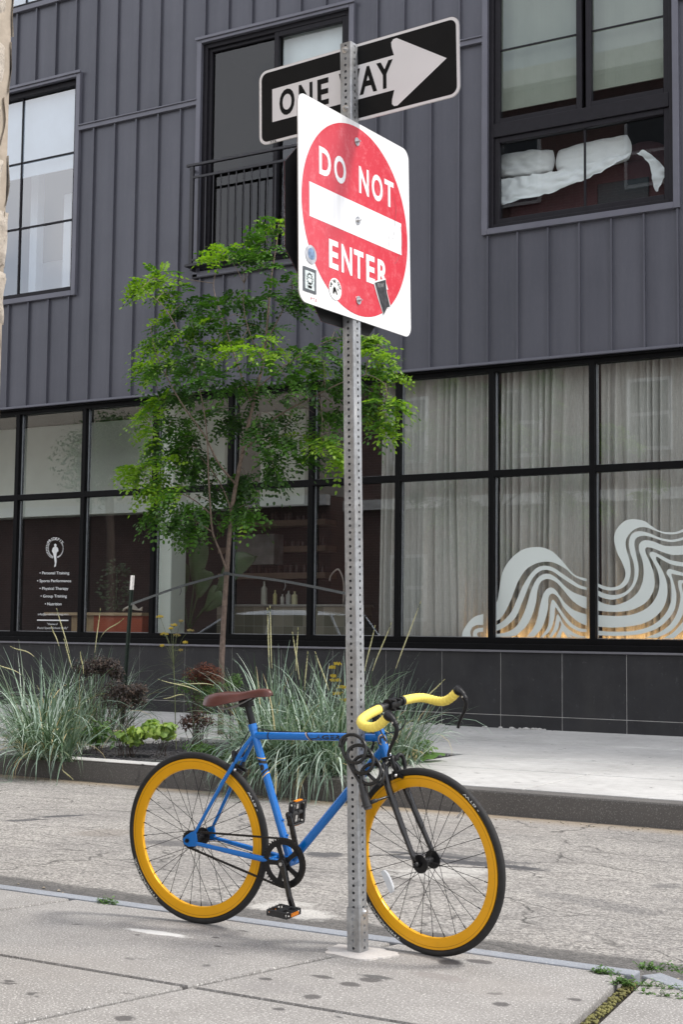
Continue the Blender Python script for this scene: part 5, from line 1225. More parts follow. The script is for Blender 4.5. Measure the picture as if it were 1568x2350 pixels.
# ------------------------------------------------------------------ PLANTS
def m_leaf(name,c0,c1,trans=.35,rough=.45,sc=14):
    t=NT(name); c=t.ramp(t.noise(sc,3,.6),.3,.7,v3(c0),v3(c1))
    b=t.n('ShaderNodeBsdfPrincipled'); t.l(c,b.inputs['Base Color']); b.inputs['Roughness'].default_value=rough
    tr=t.n('ShaderNodeBsdfTranslucent'); c2=t.mix(1,c,(1.15,1.3,.6),'MULTIPLY'); t.l(c2,tr.inputs['Color']); ms=t.n('ShaderNodeMixShader'); ms.inputs[0].default_value=trans; t.l(b.outputs[0],ms.inputs[1]); t.l(tr.outputs[0],ms.inputs[2]); t.l(ms.outputs[0],t.out.inputs['Surface']); return t.m
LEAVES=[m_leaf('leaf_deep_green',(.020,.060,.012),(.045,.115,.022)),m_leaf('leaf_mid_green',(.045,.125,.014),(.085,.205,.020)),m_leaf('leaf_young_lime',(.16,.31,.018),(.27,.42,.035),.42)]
BARK=mat('young_tree_bark',(.17,.125,.10),.85,0,.35,30,.6,70)
TY=12.45
TR=thing('tree','slender young tree with feathery green leaves rising from the planting bed','tree',gz(506,1688,-.02))
tp=[(506,1688),(508,1560),(512,1450),(520,1320),(529,1200),(540,1120),(556,1040),(572,965),(588,900),(604,830),(612,760),(618,690),(625,620),(635,560),(640,515)]
def tw(px,py,dy=0): return at(px,py,TY+dy)
trk=[gz(506,1688,-.02)]+[tw(x,y,.02*i) for i,(x,y) in enumerate(tp[1:])]
limbs=[trk]
def limb(pts,depths): 
    L_=[tw(x,y,d) for (x,y),d in zip(pts,depths)]; limbs.append(L_); return L_
specs=[([(522,1312),(505,1265),(488,1220),(482,1150),(478,1080),(476,1010),(468,940),(455,880),(440,820),(425,760)],[0,-.03,-.06,-.1,-.15,-.2,-.25,-.3,-.3,-.3]),
([(532,1180),(520,1140),(500,1100),(470,1060),(440,1030),(400,1010),(370,980)],[.05,.05,.1,.15,.2,.3,.35]),
([(556,1040),(590,1000),(630,960),(680,930),(730,905),(780,880),(840,860),(885,880)],[.05,0,-.1,-.2,-.25,-.3,-.35,-.4]),
([(560,1030),(600,1010),(650,1000),(700,1000),(750,1020)],[.05,.1,.2,.3,.35]),
([(580,930),(560,880),(540,820),(520,760),(500,700),(490,650),(505,600)],[.1,.15,.2,.25,.3,.35,.35]),
([(590,890),(640,850),(700,810),(760,780),(820,770),(870,790)],[.1,.15,.2,.25,.3,.3]),
([(540,1110),(500,1060),(470,1000),(420,930),(380,860),(355,800),(345,750)],[.05,-.1,-.2,-.3,-.35,-.4,-.4]),
([(440,820),(410,760),(380,710),(350,680),(325,660)],[-.3,-.35,-.4,-.45,-.45]),
([(608,790),(640,730),(665,680),(680,630),(690,590)],[.15,.2,.25,.3,.3]),
([(604,830),(575,770),(560,710),(560,650)],[.2,.1,.0,-.05]),
([(484,1180),(450,1150),(410,1130),(370,1120),(330,1100)],[-.08,-.15,-.2,-.25,-.3]),
([(488,1220),(455,1200),(420,1180),(385,1180),(360,1190)],[-.06,-.1,-.1,-.1,-.1])]
for p,d in specs: limb(p,d)
q=MB()
n=len(trk); P=spline(trk,4); q.tube(P,[.034*(1-.86*(i/len(P))**.85)+.0015*math.sin(i*2.1) for i in range(len(P))],10)
q.build('trunk',BARK,TR,smooth=True)
q=MB()
for i,(L_) in enumerate(limbs[1:]):
    P=spline(L_,4); r0=.013 if i in (0,2,4,6) else .0085; q.tube(P,[r0*(1-.8*k/len(P)) for k in range(len(P))],6)
# clumps: x, y, radius, brightness
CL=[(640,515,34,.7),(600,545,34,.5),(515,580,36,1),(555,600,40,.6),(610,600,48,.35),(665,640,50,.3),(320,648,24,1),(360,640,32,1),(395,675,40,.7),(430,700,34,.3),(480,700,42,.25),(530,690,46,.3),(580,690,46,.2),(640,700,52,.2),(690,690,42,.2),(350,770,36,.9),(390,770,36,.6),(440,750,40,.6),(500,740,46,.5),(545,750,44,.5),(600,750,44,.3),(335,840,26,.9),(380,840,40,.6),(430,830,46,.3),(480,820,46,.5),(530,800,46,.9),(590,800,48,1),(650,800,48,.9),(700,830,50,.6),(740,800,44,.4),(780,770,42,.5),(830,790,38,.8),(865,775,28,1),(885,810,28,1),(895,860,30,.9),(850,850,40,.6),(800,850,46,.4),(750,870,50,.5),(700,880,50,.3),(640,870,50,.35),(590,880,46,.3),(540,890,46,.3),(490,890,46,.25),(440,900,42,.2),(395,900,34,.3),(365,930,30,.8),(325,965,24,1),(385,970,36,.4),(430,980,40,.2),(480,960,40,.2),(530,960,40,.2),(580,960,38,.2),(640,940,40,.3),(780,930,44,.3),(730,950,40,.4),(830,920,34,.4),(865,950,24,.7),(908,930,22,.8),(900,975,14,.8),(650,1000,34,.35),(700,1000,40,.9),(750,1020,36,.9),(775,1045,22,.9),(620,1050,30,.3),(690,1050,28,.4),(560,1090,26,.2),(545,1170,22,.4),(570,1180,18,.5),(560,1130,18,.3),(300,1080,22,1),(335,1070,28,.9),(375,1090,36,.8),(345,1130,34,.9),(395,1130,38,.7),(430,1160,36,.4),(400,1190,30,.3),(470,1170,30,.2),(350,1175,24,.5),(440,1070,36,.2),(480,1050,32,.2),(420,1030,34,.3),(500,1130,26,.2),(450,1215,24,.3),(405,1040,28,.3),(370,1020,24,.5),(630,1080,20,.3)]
rr=random.Random(11)
lm=MB(); twg=MB(); nleaf=0
def compound(p,d,L_,bright):
    global nleaf
    nleaf+=1
    d=d.normalized(); side=d.cross(Vector((0,0,1)))
    if side.length<.1: side=Vector((1,0,0))
    side.normalize(); nrm=side.cross(d).normalized(); tilt=rr.uniform(-.9,.3); side=(side*math.cos(tilt)+nrm*math.sin(tilt)).normalized()
    N=rr.randint(4,6); pts=[]
    for k in range(N+1):
        f_=k/N; pts.append(p+d*(L_*f_)+Vector((0,0,-.30*L_*f_*f_)))
    r_=rr.random(); base=bright+rr.uniform(-.30,.30)
    for k in range(1,N+1):
        dd=(pts[k]-pts[k-1]).normalized(); lf=(.040+L_*.07)*(1-.2*abs(k/N-.5)*2)*rr.uniform(.85,1.15); wd=lf*.31
        for sg in ((-1,1) if k<N else (0,)):
            o=(side*sg*.92+dd*(.40 if sg else 1)+nrm*rr.uniform(-.25,.25)+Vector((0,0,-.12))).normalized(); wv2=o.cross(nrm+side*rr.uniform(-.3,.3))
            if wv2.length<.05: continue
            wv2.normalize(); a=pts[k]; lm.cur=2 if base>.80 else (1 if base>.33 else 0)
            lm.add([a,a+o*lf*.3+wv2*wd,a+o*lf*.72+wv2*wd*.85,a+o*lf,a+o*lf*.72-wv2*wd*.85,a+o*lf*.3-wv2*wd],[(0,1,2,3,4,5)])
allp=[p for L_ in limbs for p in spline(L_,3)[4:]]
pxm=225.0
for (cx_,cy_,r_,br) in CL:
    cx_=590+(cx_-590)*.94; cy_=880+(cy_-880)*.97; r_*=.86
    dz=rr.uniform(-.55,.55) if True else 0
    c=tw(cx_,cy_,dz); rm_=r_/pxm
    near=min(allp,key=lambda a:(a-c).length); mid=(near+c)/2+Vector((rr.uniform(-.05,.05),rr.uniform(-.05,.05),.06))
    if (near-c).length>.03: twg.tube(spline([near,mid,c],4),[.0045,.004,.0035,.003,.003,.0028,.0025,.0022,.002],5)
    nt_=max(4,int((4.2 if br>.6 else 4.9)*rm_/.18))
    for _ in range(nt_):
        th=rr.uniform(0,2*PI); el=rr.uniform(-.55,.45); dv=Vector((math.cos(th)*math.cos(el),math.sin(th)*math.cos(el),math.sin(el))); ov=c-at(575,900,TY+.1); ov.z*=.3; ov=ov.normalized() if ov.length>.1 else Vector((0,-1,0)); dv=(dv*.8+ov*.75).normalized()
        c_=c+Vector((rr.gauss(0,.35),rr.gauss(0,.5),rr.gauss(0,.35)))*rm_
        e=c_+dv*rm_*rr.uniform(.5,1.1); e.z-=.03; P=spline([c_,(c_+e)/2+Vector((0,0,.03)),e],5); twg.tube(P,.0016,4,cap=False)
        ns=rr.randint(6,7)
        for k in range(ns):
            f_=(k+.7)/ns; p=P[min(len(P)-1,int(f_*(len(P)-1)))]; sdv=dv.cross(Vector((0,0,1))); sdv=sdv.normalized() if sdv.length>.1 else Vector((1,0,0)); sg=1 if k%2 else -1
            d=(dv*.55+sdv*sg*rr.uniform(.4,1)+Vector((rr.uniform(-.3,.3),rr.uniform(-.3,.3),rr.uniform(-.55,.30)))).normalized()
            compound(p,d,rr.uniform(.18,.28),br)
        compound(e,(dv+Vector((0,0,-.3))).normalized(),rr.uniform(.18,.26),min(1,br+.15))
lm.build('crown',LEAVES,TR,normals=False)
q.v+=[];  b0=len(q.v); q.v+=twg.v; q.f+=[tuple(b0+i for i in f) for f in twg.f]; q.mi+=twg.mi
q.build('branches',BARK,TR,smooth=True)
# stakes and straps
STK=mat('dark_green_stake',(.012,.022,.016),.6,0,.3,20); STW=mat('white_stake_paint',(.72,.70,.68),.6,0,.15,40,.3,50); STR=mat('grey_webbing',(.07,.075,.075),.7,0,.3,60)
def stake(p_top,p_mid,p_bot,Y,label,whole=True):
    r=thing('tree_stake',label,'stake',at(p_bot[0],p_bot[1],Y)); a_,b_,c_=at(*p_top,Y),at(*p_mid,Y),at(*p_bot,Y)
    def prof(mb,p,q_):
        d=(q_-p).normalized(); u=Vector((1,0,0)); v=Vector((0,1,0)); w=.019
        mb.obox((p+q_)/2,u,v,d,w,.004,(q_-p).length/2); mb.obox((p+q_)/2+Vector((0,-.018,0)),u,v,d,.004,.014,(q_-p).length/2)
    m1=MB(); prof(m1,b_,c_); m1.build('stake_body',STK,r); m2=MB(); prof(m2,a_,b_); m2.build('white_tip',STW,r); return r
SY1=11.2
stake((305,1320),(302.5,1353),(281,1660),SY1,'dark leaning metal tree stake with a white tip left of the tree')
stake((802,1318),(802,1364),(806,1690),11.6,'dark metal tree stake with a white tip mostly hidden behind the sign post')
def strap(P,label):
    mb=MB(); Pp=spline(P,8); wd=.013; vs=[]
    for i,p in enumerate(Pp): vs+=[p+Vector((0,.0,wd)),p+Vector((0,-.004,-wd)),p+Vector((0,.004,wd)),p+Vector((0,0,-wd))]
    fs=[]
    for i in range(len(Pp)-1): a=4*i; fs+=[(a,a+1,a+5,a+4),(a+2,a+6,a+7,a+3)]
    mb.add(vs,fs); mb.tube(spline([Pp[len(Pp)//2],Pp[len(Pp)//2]+Vector((.01,0,-.05)),Pp[len(Pp)//2]+Vector((-.01,0,-.09))],3),.004,5); mb.tube([Pp[0]+Vector((0,0,-.01)),Pp[0]+Vector((0,0,.02))],.03,8)
    tag(mb.build('tie_strap',STR),label,'strap','tree tie straps')
tk_=tw(521,1316,-.04)
strap([tk_,(tk_+at(300,1386,SY1))/2+Vector((0,0,.02)),at(300,1386,SY1-.02)],'grey webbing strap from the tree trunk down to the left stake')
strap([tk_+Vector((0,-.02,.0)),(tk_+at(803,1363,11.58))/2+Vector((0,0,.02)),at(803,1363,11.55)],'grey webbing strap from the tree trunk towards the stake behind the post')

# blue lyme grass
GR=[m_leaf('grass_blue_green',(.14,.215,.165),(.27,.365,.29),.15,.5,5),m_leaf('grass_pale',(.42,.52,.44),(.60,.68,.60),.12,.45,5),m_leaf('grass_dark',(.045,.085,.045),(.09,.15,.08),.15,.5,5),m_leaf('grass_straw',(.42,.34,.18),(.55,.46,.26),.2,.7,5)]
SEED=m_leaf('seed_head_straw',(.55,.52,.30),(.72,.68,.42),.2,.8,40)
rg=random.Random(23)
def blade(mb,p,az_,th0,k,L_,w_,sgn=None):
    N=9; th=th0; pos=Vector(p); ds=L_/N; hd=Vector((math.cos(az_),math.sin(az_),0)); sd_=Vector((-math.sin(az_),math.cos(az_),0)); vs=[]; tw_=rg.uniform(-.9,.9); path=[]
    for i in range(N+1):
        f_=i/N; ww=w_*(.55+.9*f_ if f_<.35 else max(.04,(1-f_)/.65)**.75*.87); s2=(sd_*math.cos(tw_*f_)+Vector((0,0,1))*math.sin(tw_*f_)*.8+hd*math.sin(tw_*f_)*.4).normalized()
        q_=pos.copy(); g_=0.005 if q_.y>=FK else zroad(max(4.9,q_.y))+.006
        if q_.z<g_ and i>1: q_.z=g_+rg.uniform(0,.01); pos.z=q_.z; th=min(th,PI/2)
        vs+=[q_-s2*ww/2,q_+s2*ww/2]; path.append(q_)
        d=hd*math.sin(th)+Vector((0,0,1))*math.cos(th); pos=pos+d*ds; th+=k*ds*(.4+1.4*f_)
    mb.add(vs,[(2*i,2*i+1,2*i+3,2*i+2) for i in range(N)]); return path
def clump(name,label,boxes,n,Lr,foot):
    o=thing(name,label,'ornamental grass',foot,'clumps of blue-green grass in the planting bed')
    mb=MB()
    for i in range(n):
        cx_,cy_,rx,ry,bias=boxes[rg.randrange(len(boxes))]
        a=rg.uniform(0,2*PI); r_=rg.random()**.6; p=(cx_+rx*r_*math.cos(a),cy_+ry*r_*math.sin(a),-.02)
        outw=a+rg.uniform(-.8,.8)
        th0=abs(rg.gauss(.10+.42*r_,.20)); L_=rg.uniform(*Lr); k=rg.choice((.3,.6,1.0,1.5,2.2,3.2))*rg.uniform(.7,1.3)
        if rg.random()<bias: outw=rg.gauss(-PI/2,.7); th0=rg.uniform(.3,1.25); k=rg.uniform(1.6,3.8); L_*=rg.uniform(.7,1)
        u=rg.random(); mb.cur=0 if u<.48 else (1 if u<.60 else (2 if u<.93 else 3))
        if mb.cur==3: k*=1.6; L_*=.8
        blade(mb,p,outw,th0,k,L_,rg.choice((.008,.012,.016,.020))*rg.uniform(.8,1.2))
    mb.build('blades',GR,o,normals=False); return o
def seed(o,stalks):
    mb=MB()
    for (b,m_,e,Y) in stalks:
        P=spline([at(*b,Y),at(*m_,Y-.05),at(*e,Y-.1)],12); mb.cur=0; mb.tube(P,.0022,5); n=len(P)
        st_=int(n*.62); mb.cur=1
        for i in range(st_,n):
            d=(P[min(i+1,n-1)]-P[i-1]).normalized(); w=.010*math.sin(PI*min(1,(i-st_+1)/(n-st_+.3)))+.003
            for k in range(5):
                a=2*PI*k/5+i; u=d.orthogonal().normalized(); u=(u*math.cos(a)+d.cross(u)*math.sin(a)); s2=d.cross(u).normalized()*.003; c=P[i]; L2=.026
                mb.add([c-s2,c+s2,c+d*L2+u*w*.8],[(0,1,2)])
            mb.tube([P[i-1],P[i]],w*.38,5,cap=False)
    mb.build('seed_heads',[GR[2],SEED],o,normals=False)
gc=lambda x,y:(gz(x,y).x,gz(x,y).y)
def bxy(x,y,rx,ry,b): c=gc(x,y); return (c[0],c[1],rx,ry,b)
G1=clump('grass_clump','wide blue-green grass clump at the left end of the bed spilling over the kerb',[bxy(150,1712,.42,.30,.25),bxy(215,1700,.30,.30,.1),bxy(90,1722,.30,.22,.35),bxy(110,1738,.34,.08,.7)],1100,(.5,1.12),gz(170,1712))
seed(G1,[((180,1700),(90,1520),(27,1484),10.6),((130,1700),(60,1560),(-6,1524),10.4),((200,1690),(165,1520),(131,1400),10.9),((210,1690),(170,1550),(148,1470),10.7),((215,1690),(225,1480),(281,1421),10.8),((200,1700),(215,1520),(230,1400),11),((180,1700),(140,1500),(119,1440),10.7),((160,1700),(190,1560),(185,1500),10.5),((150,1730),(140,1760),(165,1785),9.55),((430,1720),(470,1600),(367,1559),10.7),((470,1690),(500,1580),(405,1568),10.9),((450,1700),(430,1600),(380,1602),10.8)])
G2=clump('grass_clump','big blue-green grass clump between the saddle and the sign post drooping over the kerb',[bxy(620,1745,.32,.26,.35),bxy(690,1752,.36,.28,.35),bxy(760,1756,.34,.28,.35),bxy(640,1768,.28,.10,.75),bxy(740,1774,.30,.10,.75)],1650,(.5,1.15),gz(690,1752))
seed(G2,[((660,1720),(622,1560),(614,1400),10.6),((650,1720),(626,1560),(620,1395),10.7),((700,1720),(690,1580),(672,1455),10.5),((700,1720),(680,1560),(684,1445),10.6),((720,1720),(700,1600),(706,1500),10.5),((650,1800),(640,1830),(648,1880),9.5),((780,1700),(760,1600),(725,1500),10.6)])
G3=clump('grass_clump','thinner blue-green grass clump to the right of the sign post behind the handlebar',[bxy(840,1758,.26,.24,.3),bxy(900,1752,.24,.2,.15)],520,(.4,.95),gz(870,1755))
seed(G3,[((870,1700),(900,1560),(964,1385),10.5),((850,1690),(850,1560),(897,1433),10.6),((900,1700),(960,1620),(1017,1562),10.4),((840,1700),(835,1560),(860,1440),10.7)])
# leafy plants
def leafy(name,label,cat,c,rx,ry,rz,n,ls,mats_,stems=12,lobed=False,group=None,seed_=1,flat=.0):
    o=thing(name,label,cat,(c[0],c[1],0),group); r2=random.Random(seed_); mb=MB(); sm=MB(); C0=Vector(c)
    subs=[(C0+Vector((r2.uniform(-1,1)*rx*.6,r2.uniform(-1,1)*ry*.6,r2.uniform(-.7,.7)*rz*.6)),r2.uniform(.35,.62)) for _ in range(9)]
    for i in range(n):
        sc_,sr=r2.choice(subs); d=Vector((r2.gauss(0,1),r2.gauss(0,1),r2.gauss(0,1))).normalized(); p=sc_+Vector((d.x*rx*sr,d.y*ry*sr,d.z*rz*sr))*r2.random()**.4
        if p.z<.01: p.z=.01+r2.random()*.03
        nd=(d+Vector((r2.uniform(-.5,.5),r2.uniform(-.9,.2),r2.uniform(.1,1.0)))).normalized(); u=nd.orthogonal().normalized(); a=r2.uniform(0,2*PI); u=(u*math.cos(a)+nd.cross(u)*math.sin(a)); v=nd.cross(u); L_=ls*r2.uniform(.6,1.3)
        mb.cur=r2.randrange(len(mats_))
        if lobed:
            K=22; pts=[p+nd*.004]
            for k in range(K+1):
                t_=-2.75+5.5*k/K; rr_=L_*(.66+.34*abs(math.sin(t_*1.9+.4))+.07*math.sin(t_*13)); pts.append(p+(u*math.cos(t_)+v*math.sin(t_))*rr_*.6-nd*.12*L_)
            mb.add(pts,[(0,k,k+1) for k in range(1,K+1)])
        else:
            w_=L_*.42; mb.add([p,p+u*L_*.45+v*w_*.5+nd*.1*L_,p+u*L_,p+u*L_*.45-v*w_*.5+nd*.1*L_],[(0,1,2,3)])
    for k in range(stems):
        e=C0+Vector((r2.uniform(-1,1)*rx*.8,r2.uniform(-1,1)*ry*.8,r2.uniform(-.3,.8)*rz)); b=Vector((c[0]+r2.uniform(-.3,.3)*rx,c[1]+r2.uniform(-.3,.3)*ry,-.02)); sm.tube(spline([b,(b+e)/2+Vector((r2.uniform(-.03,.03),0,.03)),e],4),.0028,4)
    mb.build('foliage',mats_,o,normals=False)
    if stems: sm.build('stems',mat('shrub_stem',(.06,.04,.03),.8),o)
    return o
DKB=[m_leaf('bronze_black_leaf',(.012,.009,.009),(.030,.020,.018),.1,.55),m_leaf('bronze_leaf',(.035,.022,.016),(.06,.035,.022),.1,.6)]
LIME=[m_leaf('lime_leaf',(.24,.36,.06),(.34,.46,.09),.3,.5,25),m_leaf('lime_leaf_deep',(.13,.24,.04),(.22,.34,.06),.3,.5,25)]
MID=[m_leaf('herb_green',(.05,.11,.03),(.09,.18,.045),.3),m_leaf('herb_green_light',(.10,.20,.05),(.15,.27,.07),.3)]
RED=[m_leaf('rusty_flower',(.10,.025,.012),(.17,.05,.022),.1,.8,60),m_leaf('dark_rust',(.05,.015,.012),(.09,.03,.018),.1,.8,60)]
def wp(px,py,Y): p=at(px,py,Y); return (p.x,p.y,p.z)
leafy('dark_shrub','near-black bronze leafed shrub rising behind the left grass clump','shrub',wp(228,1530,10.6),.26,.16,.17,2000,.034,DKB,14,seed_=2)
leafy('dark_shrub','rounded blackish shrub right of the dark stake above the lime leaves','shrub',wp(287,1592,10.3),.24,.16,.14,2000,.032,DKB,16,seed_=5)
leafy('lime_leafed_plant','lime plant with lobed leaves at the kerb, the left one of two','plant',wp(305,1685,10.35),.15,.13,.10,85,.075,LIME,8,True,'lime lobed-leaf plants',7)
leafy('lime_leafed_plant','lime plant with lobed leaves nearer the bicycle wheel, the right one of two','plant',wp(372,1672,10.5),.20,.15,.12,130,.075,LIME,8,True,'lime lobed-leaf plants',9)
leafy('broad_leafed_herb','mid-green broad-leafed herb under the right side of the left grass clump','plant',wp(232,1680,10.4),.14,.12,.14,90,.10,MID,5,seed_=13)
leafy('rust_flowered_shrub','shrub with rusty dried flower heads between the fennel and the trunk','shrub',wp(455,1548,11.3),.24,.16,.16,2300,.026,RED,12,seed_=15)
leafy('leafy_shrub','small-leafed green shrub around the rusty flower heads behind the saddle','shrub',wp(458,1585,11.45),.26,.2,.26,1100,.034,MID,14,seed_=17)
leafy('wilted_shrub','wilted dark red leafed shrub on bare stems left of the saddle','shrub',wp(452,1652,11.2),.20,.15,.14,420,.038,[DKB[1],RED[1]],22,seed_=19)
leafy('low_herb','low green herb with cream flowers behind the rear wheel','plant',wp(480,1725,10.2),.28,.15,.09,480,.045,MID,10,seed_=21)
leafy('low_herb','low green herb at the foot of the seat tube beside the grass','plant',wp(540,1740,10.15),.18,.14,.10,320,.05,MID,8,seed_=25)
leafy('weed','light green weed with upright sprigs at the right end of the bed','plant',wp(965,1718,11.3),.14,.10,.10,200,.050,[MID[1],LIME[1]],10,seed_=27)
leafy('weed','straggly weed with seed tufts right of the head tube','plant',wp(925,1728,10.9),.20,.12,.07,260,.035,[MID[0],GR[3]],10,seed_=29)
leafy('small_shrub','small green shrub just right of the tree trunk above the saddle','shrub',wp(535,1560,11.9),.14,.10,.10,260,.032,MID,10,seed_=41)
# one big leaf lying on the pavement
o=thing('dock_plant','single broad green dock leaf lying over the pavement at the bed end','plant',gz(990,1738)); q=MB()
A=gz(965,1742,.03); Bq=gz(1022,1728,.06); dd=Bq-A; sd_=Vector((0,0,1)).cross(dd).normalized(); vs=[]
for i in range(9):
    f_=i/8; w_=.075*math.sin(PI*min(1,f_*.93+.05))**.8; p=A+dd*f_+Vector((0,0,.03*math.sin(f_*PI))); vs+=[p-sd_*w_+Vector((0,0,-.02+.012*math.sin(i*2))),p,p+sd_*w_+Vector((0,0,-.01+.012*math.cos(i*2)))]
q.add(vs,[(3*i+j,3*i+j+1,3*i+j+4,3*i+j+3) for i in range(8) for j in (0,1)]); q.build('leaf',MID[1],o,smooth=True,normals=False)
# fennel with yellow umbels
o=thing('yellow_flowered_plant','tall thin plant with flat yellow flower heads left of the tree trunk','plant',gz(420,1690)); q=MB(); fl_=MB(); r2=random.Random(5)
YF=[m_leaf('mustard_flower',(.42,.30,.03),(.60,.45,.06),.1,.8,60),m_leaf('faded_flower',(.22,.17,.05),(.34,.27,.10),.1,.8,60)]
root=gz(412,1690,0); root.y=11.0; root=Vector((at(405,1690,11.0).x,11.0,0)); main=spline([root,at(400,1560,11.0),at(396,1480,11.0)],8); q.tube(main,.0045,5)
for hx,hy,r_ in ((367,1413,15),(416,1423,10),(399,1432,14),(437,1444,13),(377,1452,16),(406,1455,14),(425,1472,10),(372,1480,8),(415,1490,8),(392,1440,9)):
    hp=at(hx,hy,11.0+r2.uniform(-.1,.1)); q.tube(spline([main[r2.randrange(9,16)],(main[-1]+hp)/2+Vector((0,0,-.03)),hp],5),.002,4); fl_.cur=r2.choice((0,0,1))
    for k in range(46):
        a=r2.uniform(0,2*PI); rr_=r_/245*.62*r2.random()**.5; p=hp+Vector((rr_*math.cos(a),rr_*math.sin(a)*.8,-.25*rr_+r2.uniform(-.008,.008))); s_=.006; fl_.add([p+Vector((-s_,0,-s_*.5)),p+Vector((s_,0,-s_*.5)),p+Vector((s_*.7,0,s_)),p+Vector((-s_*.7,.003,s_))],[(0,1,2,3)])
        if k%4==0: q.tube([hp-Vector((0,0,.03)),p],.0009,3,cap=False)
for k in range(60):
    p=main[r2.randrange(4,16)]; e=p+Vector((r2.uniform(-.16,.16),r2.uniform(-.1,.1),r2.uniform(-.02,.10))); q.tube([p,e],.0008,3,cap=False)
q.build('stems',mat('fennel_stem',(.10,.12,.05),.8),o,normals=False); fl_.build('flower_heads',YF,o,normals=False)
o=thing('yellow_flowered_plant','thin yellow-flowered plant poking out of the grass just left of the sign post','plant',gz(780,1740)); q=MB(); fl_=MB(); b0_=Vector((at(775,1700,10.7).x,10.7,0))
for hx,hy,r_ in ((762,1530,9),(775,1522,8),(770,1560,12),(785,1575,12),(775,1590,10),(790,1605,9),(765,1550,7)):
    hp=at(hx,hy,10.7); q.tube(spline([b0_,(b0_+hp)/2,hp],5),.002,4)
    for k in range(34):
        a=r2.uniform(0,2*PI); rr_=r_/250*r2.random()**.5; p=hp+Vector((rr_*math.cos(a),rr_*math.sin(a),r2.uniform(-.01,.01))); s_=.006; fl_.add([p+Vector((-s_,0,-s_)),p+Vector((s_,0,-s_)),p+Vector((s_*.7,0,s_)),p+Vector((-s_*.7,0,s_))],[(0,1,2,3)])
q.build('stems',mat('fennel_stem',(.10,.12,.05),.8),o,normals=False); fl_.build('flower_heads',[YF[0]],o,normals=False)
# cream flowers of the low herb
# kerb weeds in the foreground joint
def weed(cx_,cy_,n,sp,label,s0=3):
    c=gz(cx_,cy_); o=thing('kerb_weed',label,'weed',c,'weeds in the kerb joint'); r2=random.Random(s0); q=MB(); sm=MB()
    for k in range(n):
        b=c+Vector((r2.gauss(0,sp),r2.gauss(0,.010),-.005)); e=b+Vector((r2.uniform(-.025,.025),r2.uniform(-.02,.02),r2.uniform(.006,.026))); sm.tube([b,e],.0009,4)
        for j in range(6):
            f_=(j+1)/6; p=b.lerp(e,f_); a=r2.uniform(0,2*PI); u=Vector((math.cos(a),math.sin(a),r2.uniform(-.2,.6))).normalized(); v=u.cross(Vector((0,0,1))).normalized(); L_=r2.uniform(.009,.019); q.cur=r2.randrange(2)
            q.add([p,p+u*L_*.5+v*L_*.35,p+u*L_,p+u*L_*.5-v*L_*.35],[(0,1,2,3)])
    q.build('foliage',MID,o,normals=False); sm.build('stems',mat('weed_stem',(.08,.12,.04),.8),o)
weed(1385,2232,26,.028,'small weeds just left of the mossy joint at the kerb corner',1); weed(1432,2256,26,.018,'weed tuft at the top of the wide mossy joint',2); weed(1488,2222,22,.020,'taller weed sprig behind the turned end of the kerb',3)
weed(1492,2262,18,.05,'low weeds in the gap along the turned kerb end',4); weed(1558,2226,14,.05,'grassy weeds in the asphalt edge at the right photo border',5); weed(245,2071,30,.03,'small grass tuft on the kerb below the left side of the rear wheel',6); weed(1530,2284,12,.04,'sparse weeds in the kerb gap at the bottom right edge',7)
# litter on the road and pavement edge
q=MB(); r2=random.Random(9)
for k in range(260):
    x=r2.uniform(-9,0); y=r2.uniform(9.3,9.6) if r2.random()<.6 else r2.uniform(4.85,5.2); r_=r2.uniform(.003,.010); q.ball((x,y,zroad(y)+r_*.5),r_,2,1.2,1,.6)
tag(q.build('road_grit',mat('grit',(.30,.26,.2),.9,0,.5,12)),'loose grit and crumbs gathered along both kerbs','grit',kind='stuff')
q=MB()
for sx_,n in ((-8.05,16),(-6.7,26),(-7.15,8)):
    for k in range(n):
        x=sx_+r2.uniform(-.25,.25); r_=r2.uniform(.006,.022); q.ball((x,15.76+r2.uniform(-.02,.02),r_*.5),r_,3,1.4,.8,.6)
tag(q.build('mortar_crumbs',mat('pale_crumbs',(.55,.54,.52),.9,0,.2,12)),'pale mortar crumbs at the foot of the dark tiled wall','mortar crumbs',kind='stuff')

# parked car further along the street, visible mirrored in the shop glass
car=thing('parked_car','silver-blue estate car along the street, mirrored low in the middle shop panes','car',(-16.2,7.3,zroad(7.3)))
z0=zroad(7.3); CX=-16.2; CY=7.3
CARP=m_paint('silver_blue_car_paint',(.60,.66,.72),.25,.7,.4); CG=mat('dark_car_glass',(.012,.014,.016),.08)
prof=[(-2.35,.42,.55),(-2.38,.75,.80),(-2.25,.98,.86),(-1.75,1.02,.88),(-1.2,1.04,.88),(-.2,1.05,.89),(1.0,1.05,.89),(1.9,1.04,.88),(2.25,.95,.84),(2.36,.7,.78),(2.30,.42,.6)]
q=MB(); xs_=[-2.36,-2.2,-1.7,-1.3,-.6,.3,1.2,1.8,2.2,2.34]; beltz=[.80,.96,1.03,1.05,1.06,1.07,1.07,1.06,1.02,.85]; wd_=[.72,.82,.88,.90,.91,.91,.91,.89,.84,.74]
vs=[]
for x,bz,w_ in zip(xs_,beltz,wd_):
    for yy,zz in ((-w_*.9,.30),(-w_,.55),(-w_,bz-.12),(-w_*.93,bz),(0,bz+.03),(w_*.93,bz),(w_,bz-.12),(w_,.55),(w_*.9,.30)): vs.append((CX+x,CY+yy,z0+zz))
q.add(vs,[(i*9+k,i*9+k+1,(i+1)*9+k+1,(i+1)*9+k) for i in range(len(xs_)-1) for k in range(8)]+[(i*9+8,i*9,(i+1)*9,(i+1)*9+8) for i in range(len(xs_)-1)]+[tuple(range(9)),tuple((len(xs_)-1)*9+k for k in range(9))])
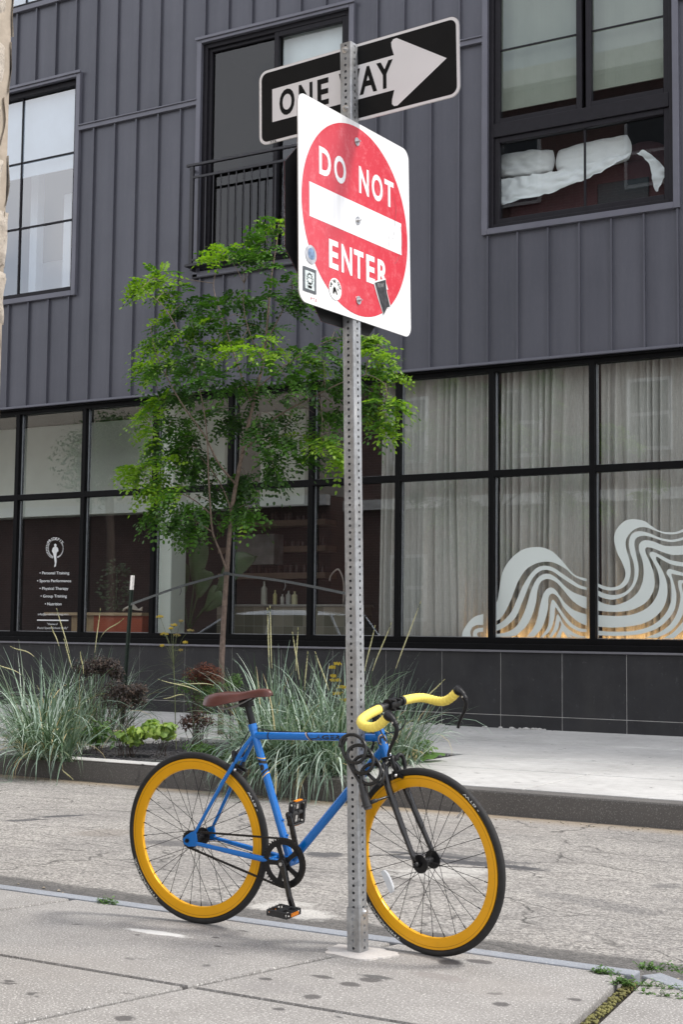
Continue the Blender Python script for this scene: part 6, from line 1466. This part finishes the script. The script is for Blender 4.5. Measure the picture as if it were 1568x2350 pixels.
q.build('body',CARP,car,smooth=True,auto=50)
q=MB(); vs=[]
for x0_,x1_,zz,w_ in ((-1.35,2.22,1.06,.80),(-.95,2.05,1.30,.74),(-.45,1.85,1.56,.66)):
    for i in range(7):
        x=x0_+(x1_-x0_)*i/6
        vs+=[(CX+x,CY-w_,z0+zz),(CX+x,CY+w_,z0+zz)]
fs=[]
for l in range(2):
    for i in range(6):
        a=l*14+2*i; fs+=[(a,a+2,a+16,a+14),(a+1,a+15,a+17,a+3)]
    fs+=[(l*14,l*14+14,l*14+15,l*14+1),(l*14+12,l*14+13,l*14+27,l*14+26)]
q.add(vs,fs); q.build('window_glass',CG,car)
q=MB(); vs=[]
for i in range(9):
    x=-.55+2.5*i/8; zz=1.56+.10*math.sin(PI*(i+.6)/9.2)
    vs+=[(CX+x,CY-.67,z0+1.555),(CX+x,CY-.5,z0+zz),(CX+x,CY+.5,z0+zz),(CX+x,CY+.67,z0+1.555)]
q.add(vs,[(4*i+k,4*i+k+1,4*i+5+k,4*i+4+k) for i in range(8) for k in range(3)]+[(0,1,2,3),(32,33,34,35)])
for sg in (-1,1):
    for (xa,xb) in ((-1.38,-.5),(.45,.5),(2.24,1.88)): q.tube([(CX+xa,CY+sg*.805,z0+1.06),(CX+xb,CY+sg*.672,z0+1.57)],.028,6)
q.build('roof',CARP,car,smooth=True,auto=50)
for x in (-1.42,1.42):
    for sg in (-1,1):
        q=MB(); q.cyl((CX+x,CY+sg*.84,z0+.33),(0,1,0),.33,.2,28); w_=q.build('wheel',mat('car_tyre',(.02,.02,.02),.8),car,bevel=.02); 
        q=MB(); q.cyl((CX+x,CY+sg*.945,z0+.33),(0,1,0),.21,.02,20); q.build('rim',mat('car_rim',(.4,.4,.4),.3,.8),w_)
for sg in (-1,1):
    q=MB(); q.box(CX+2.2,CX+2.365,CY+sg*.70-.1,CY+sg*.70+.1,z0+.76,z0+.92); q.build('tail_light',mat('tail_red',(.4,.01,.01),.2),car,bevel=.02)
    q=MB(); q.box(CX-2.37,CX-2.2,CY+sg*.66-.12,CY+sg*.66+.12,z0+.68,z0+.82); q.build('headlight',mat('headlight_clear',(.6,.6,.6),.1),car,bevel=.02)

st_=leafy('street_tree','leafy street tree further along the near pavement, mirrored in the left shop panes','tree',(-27.5,-1.2,6.4),1.7,1.5,2.0,5200,.16,[LEAVES[0],LEAVES[1]],6,seed_=61)
q=MB(); q.tube(spline([(-27.5,-1.2,0),(-27.45,-1.2,2.5),(-27.6,-1.2,5.5)],6),.13,10); q.build('trunk',BARK,st_,smooth=True)
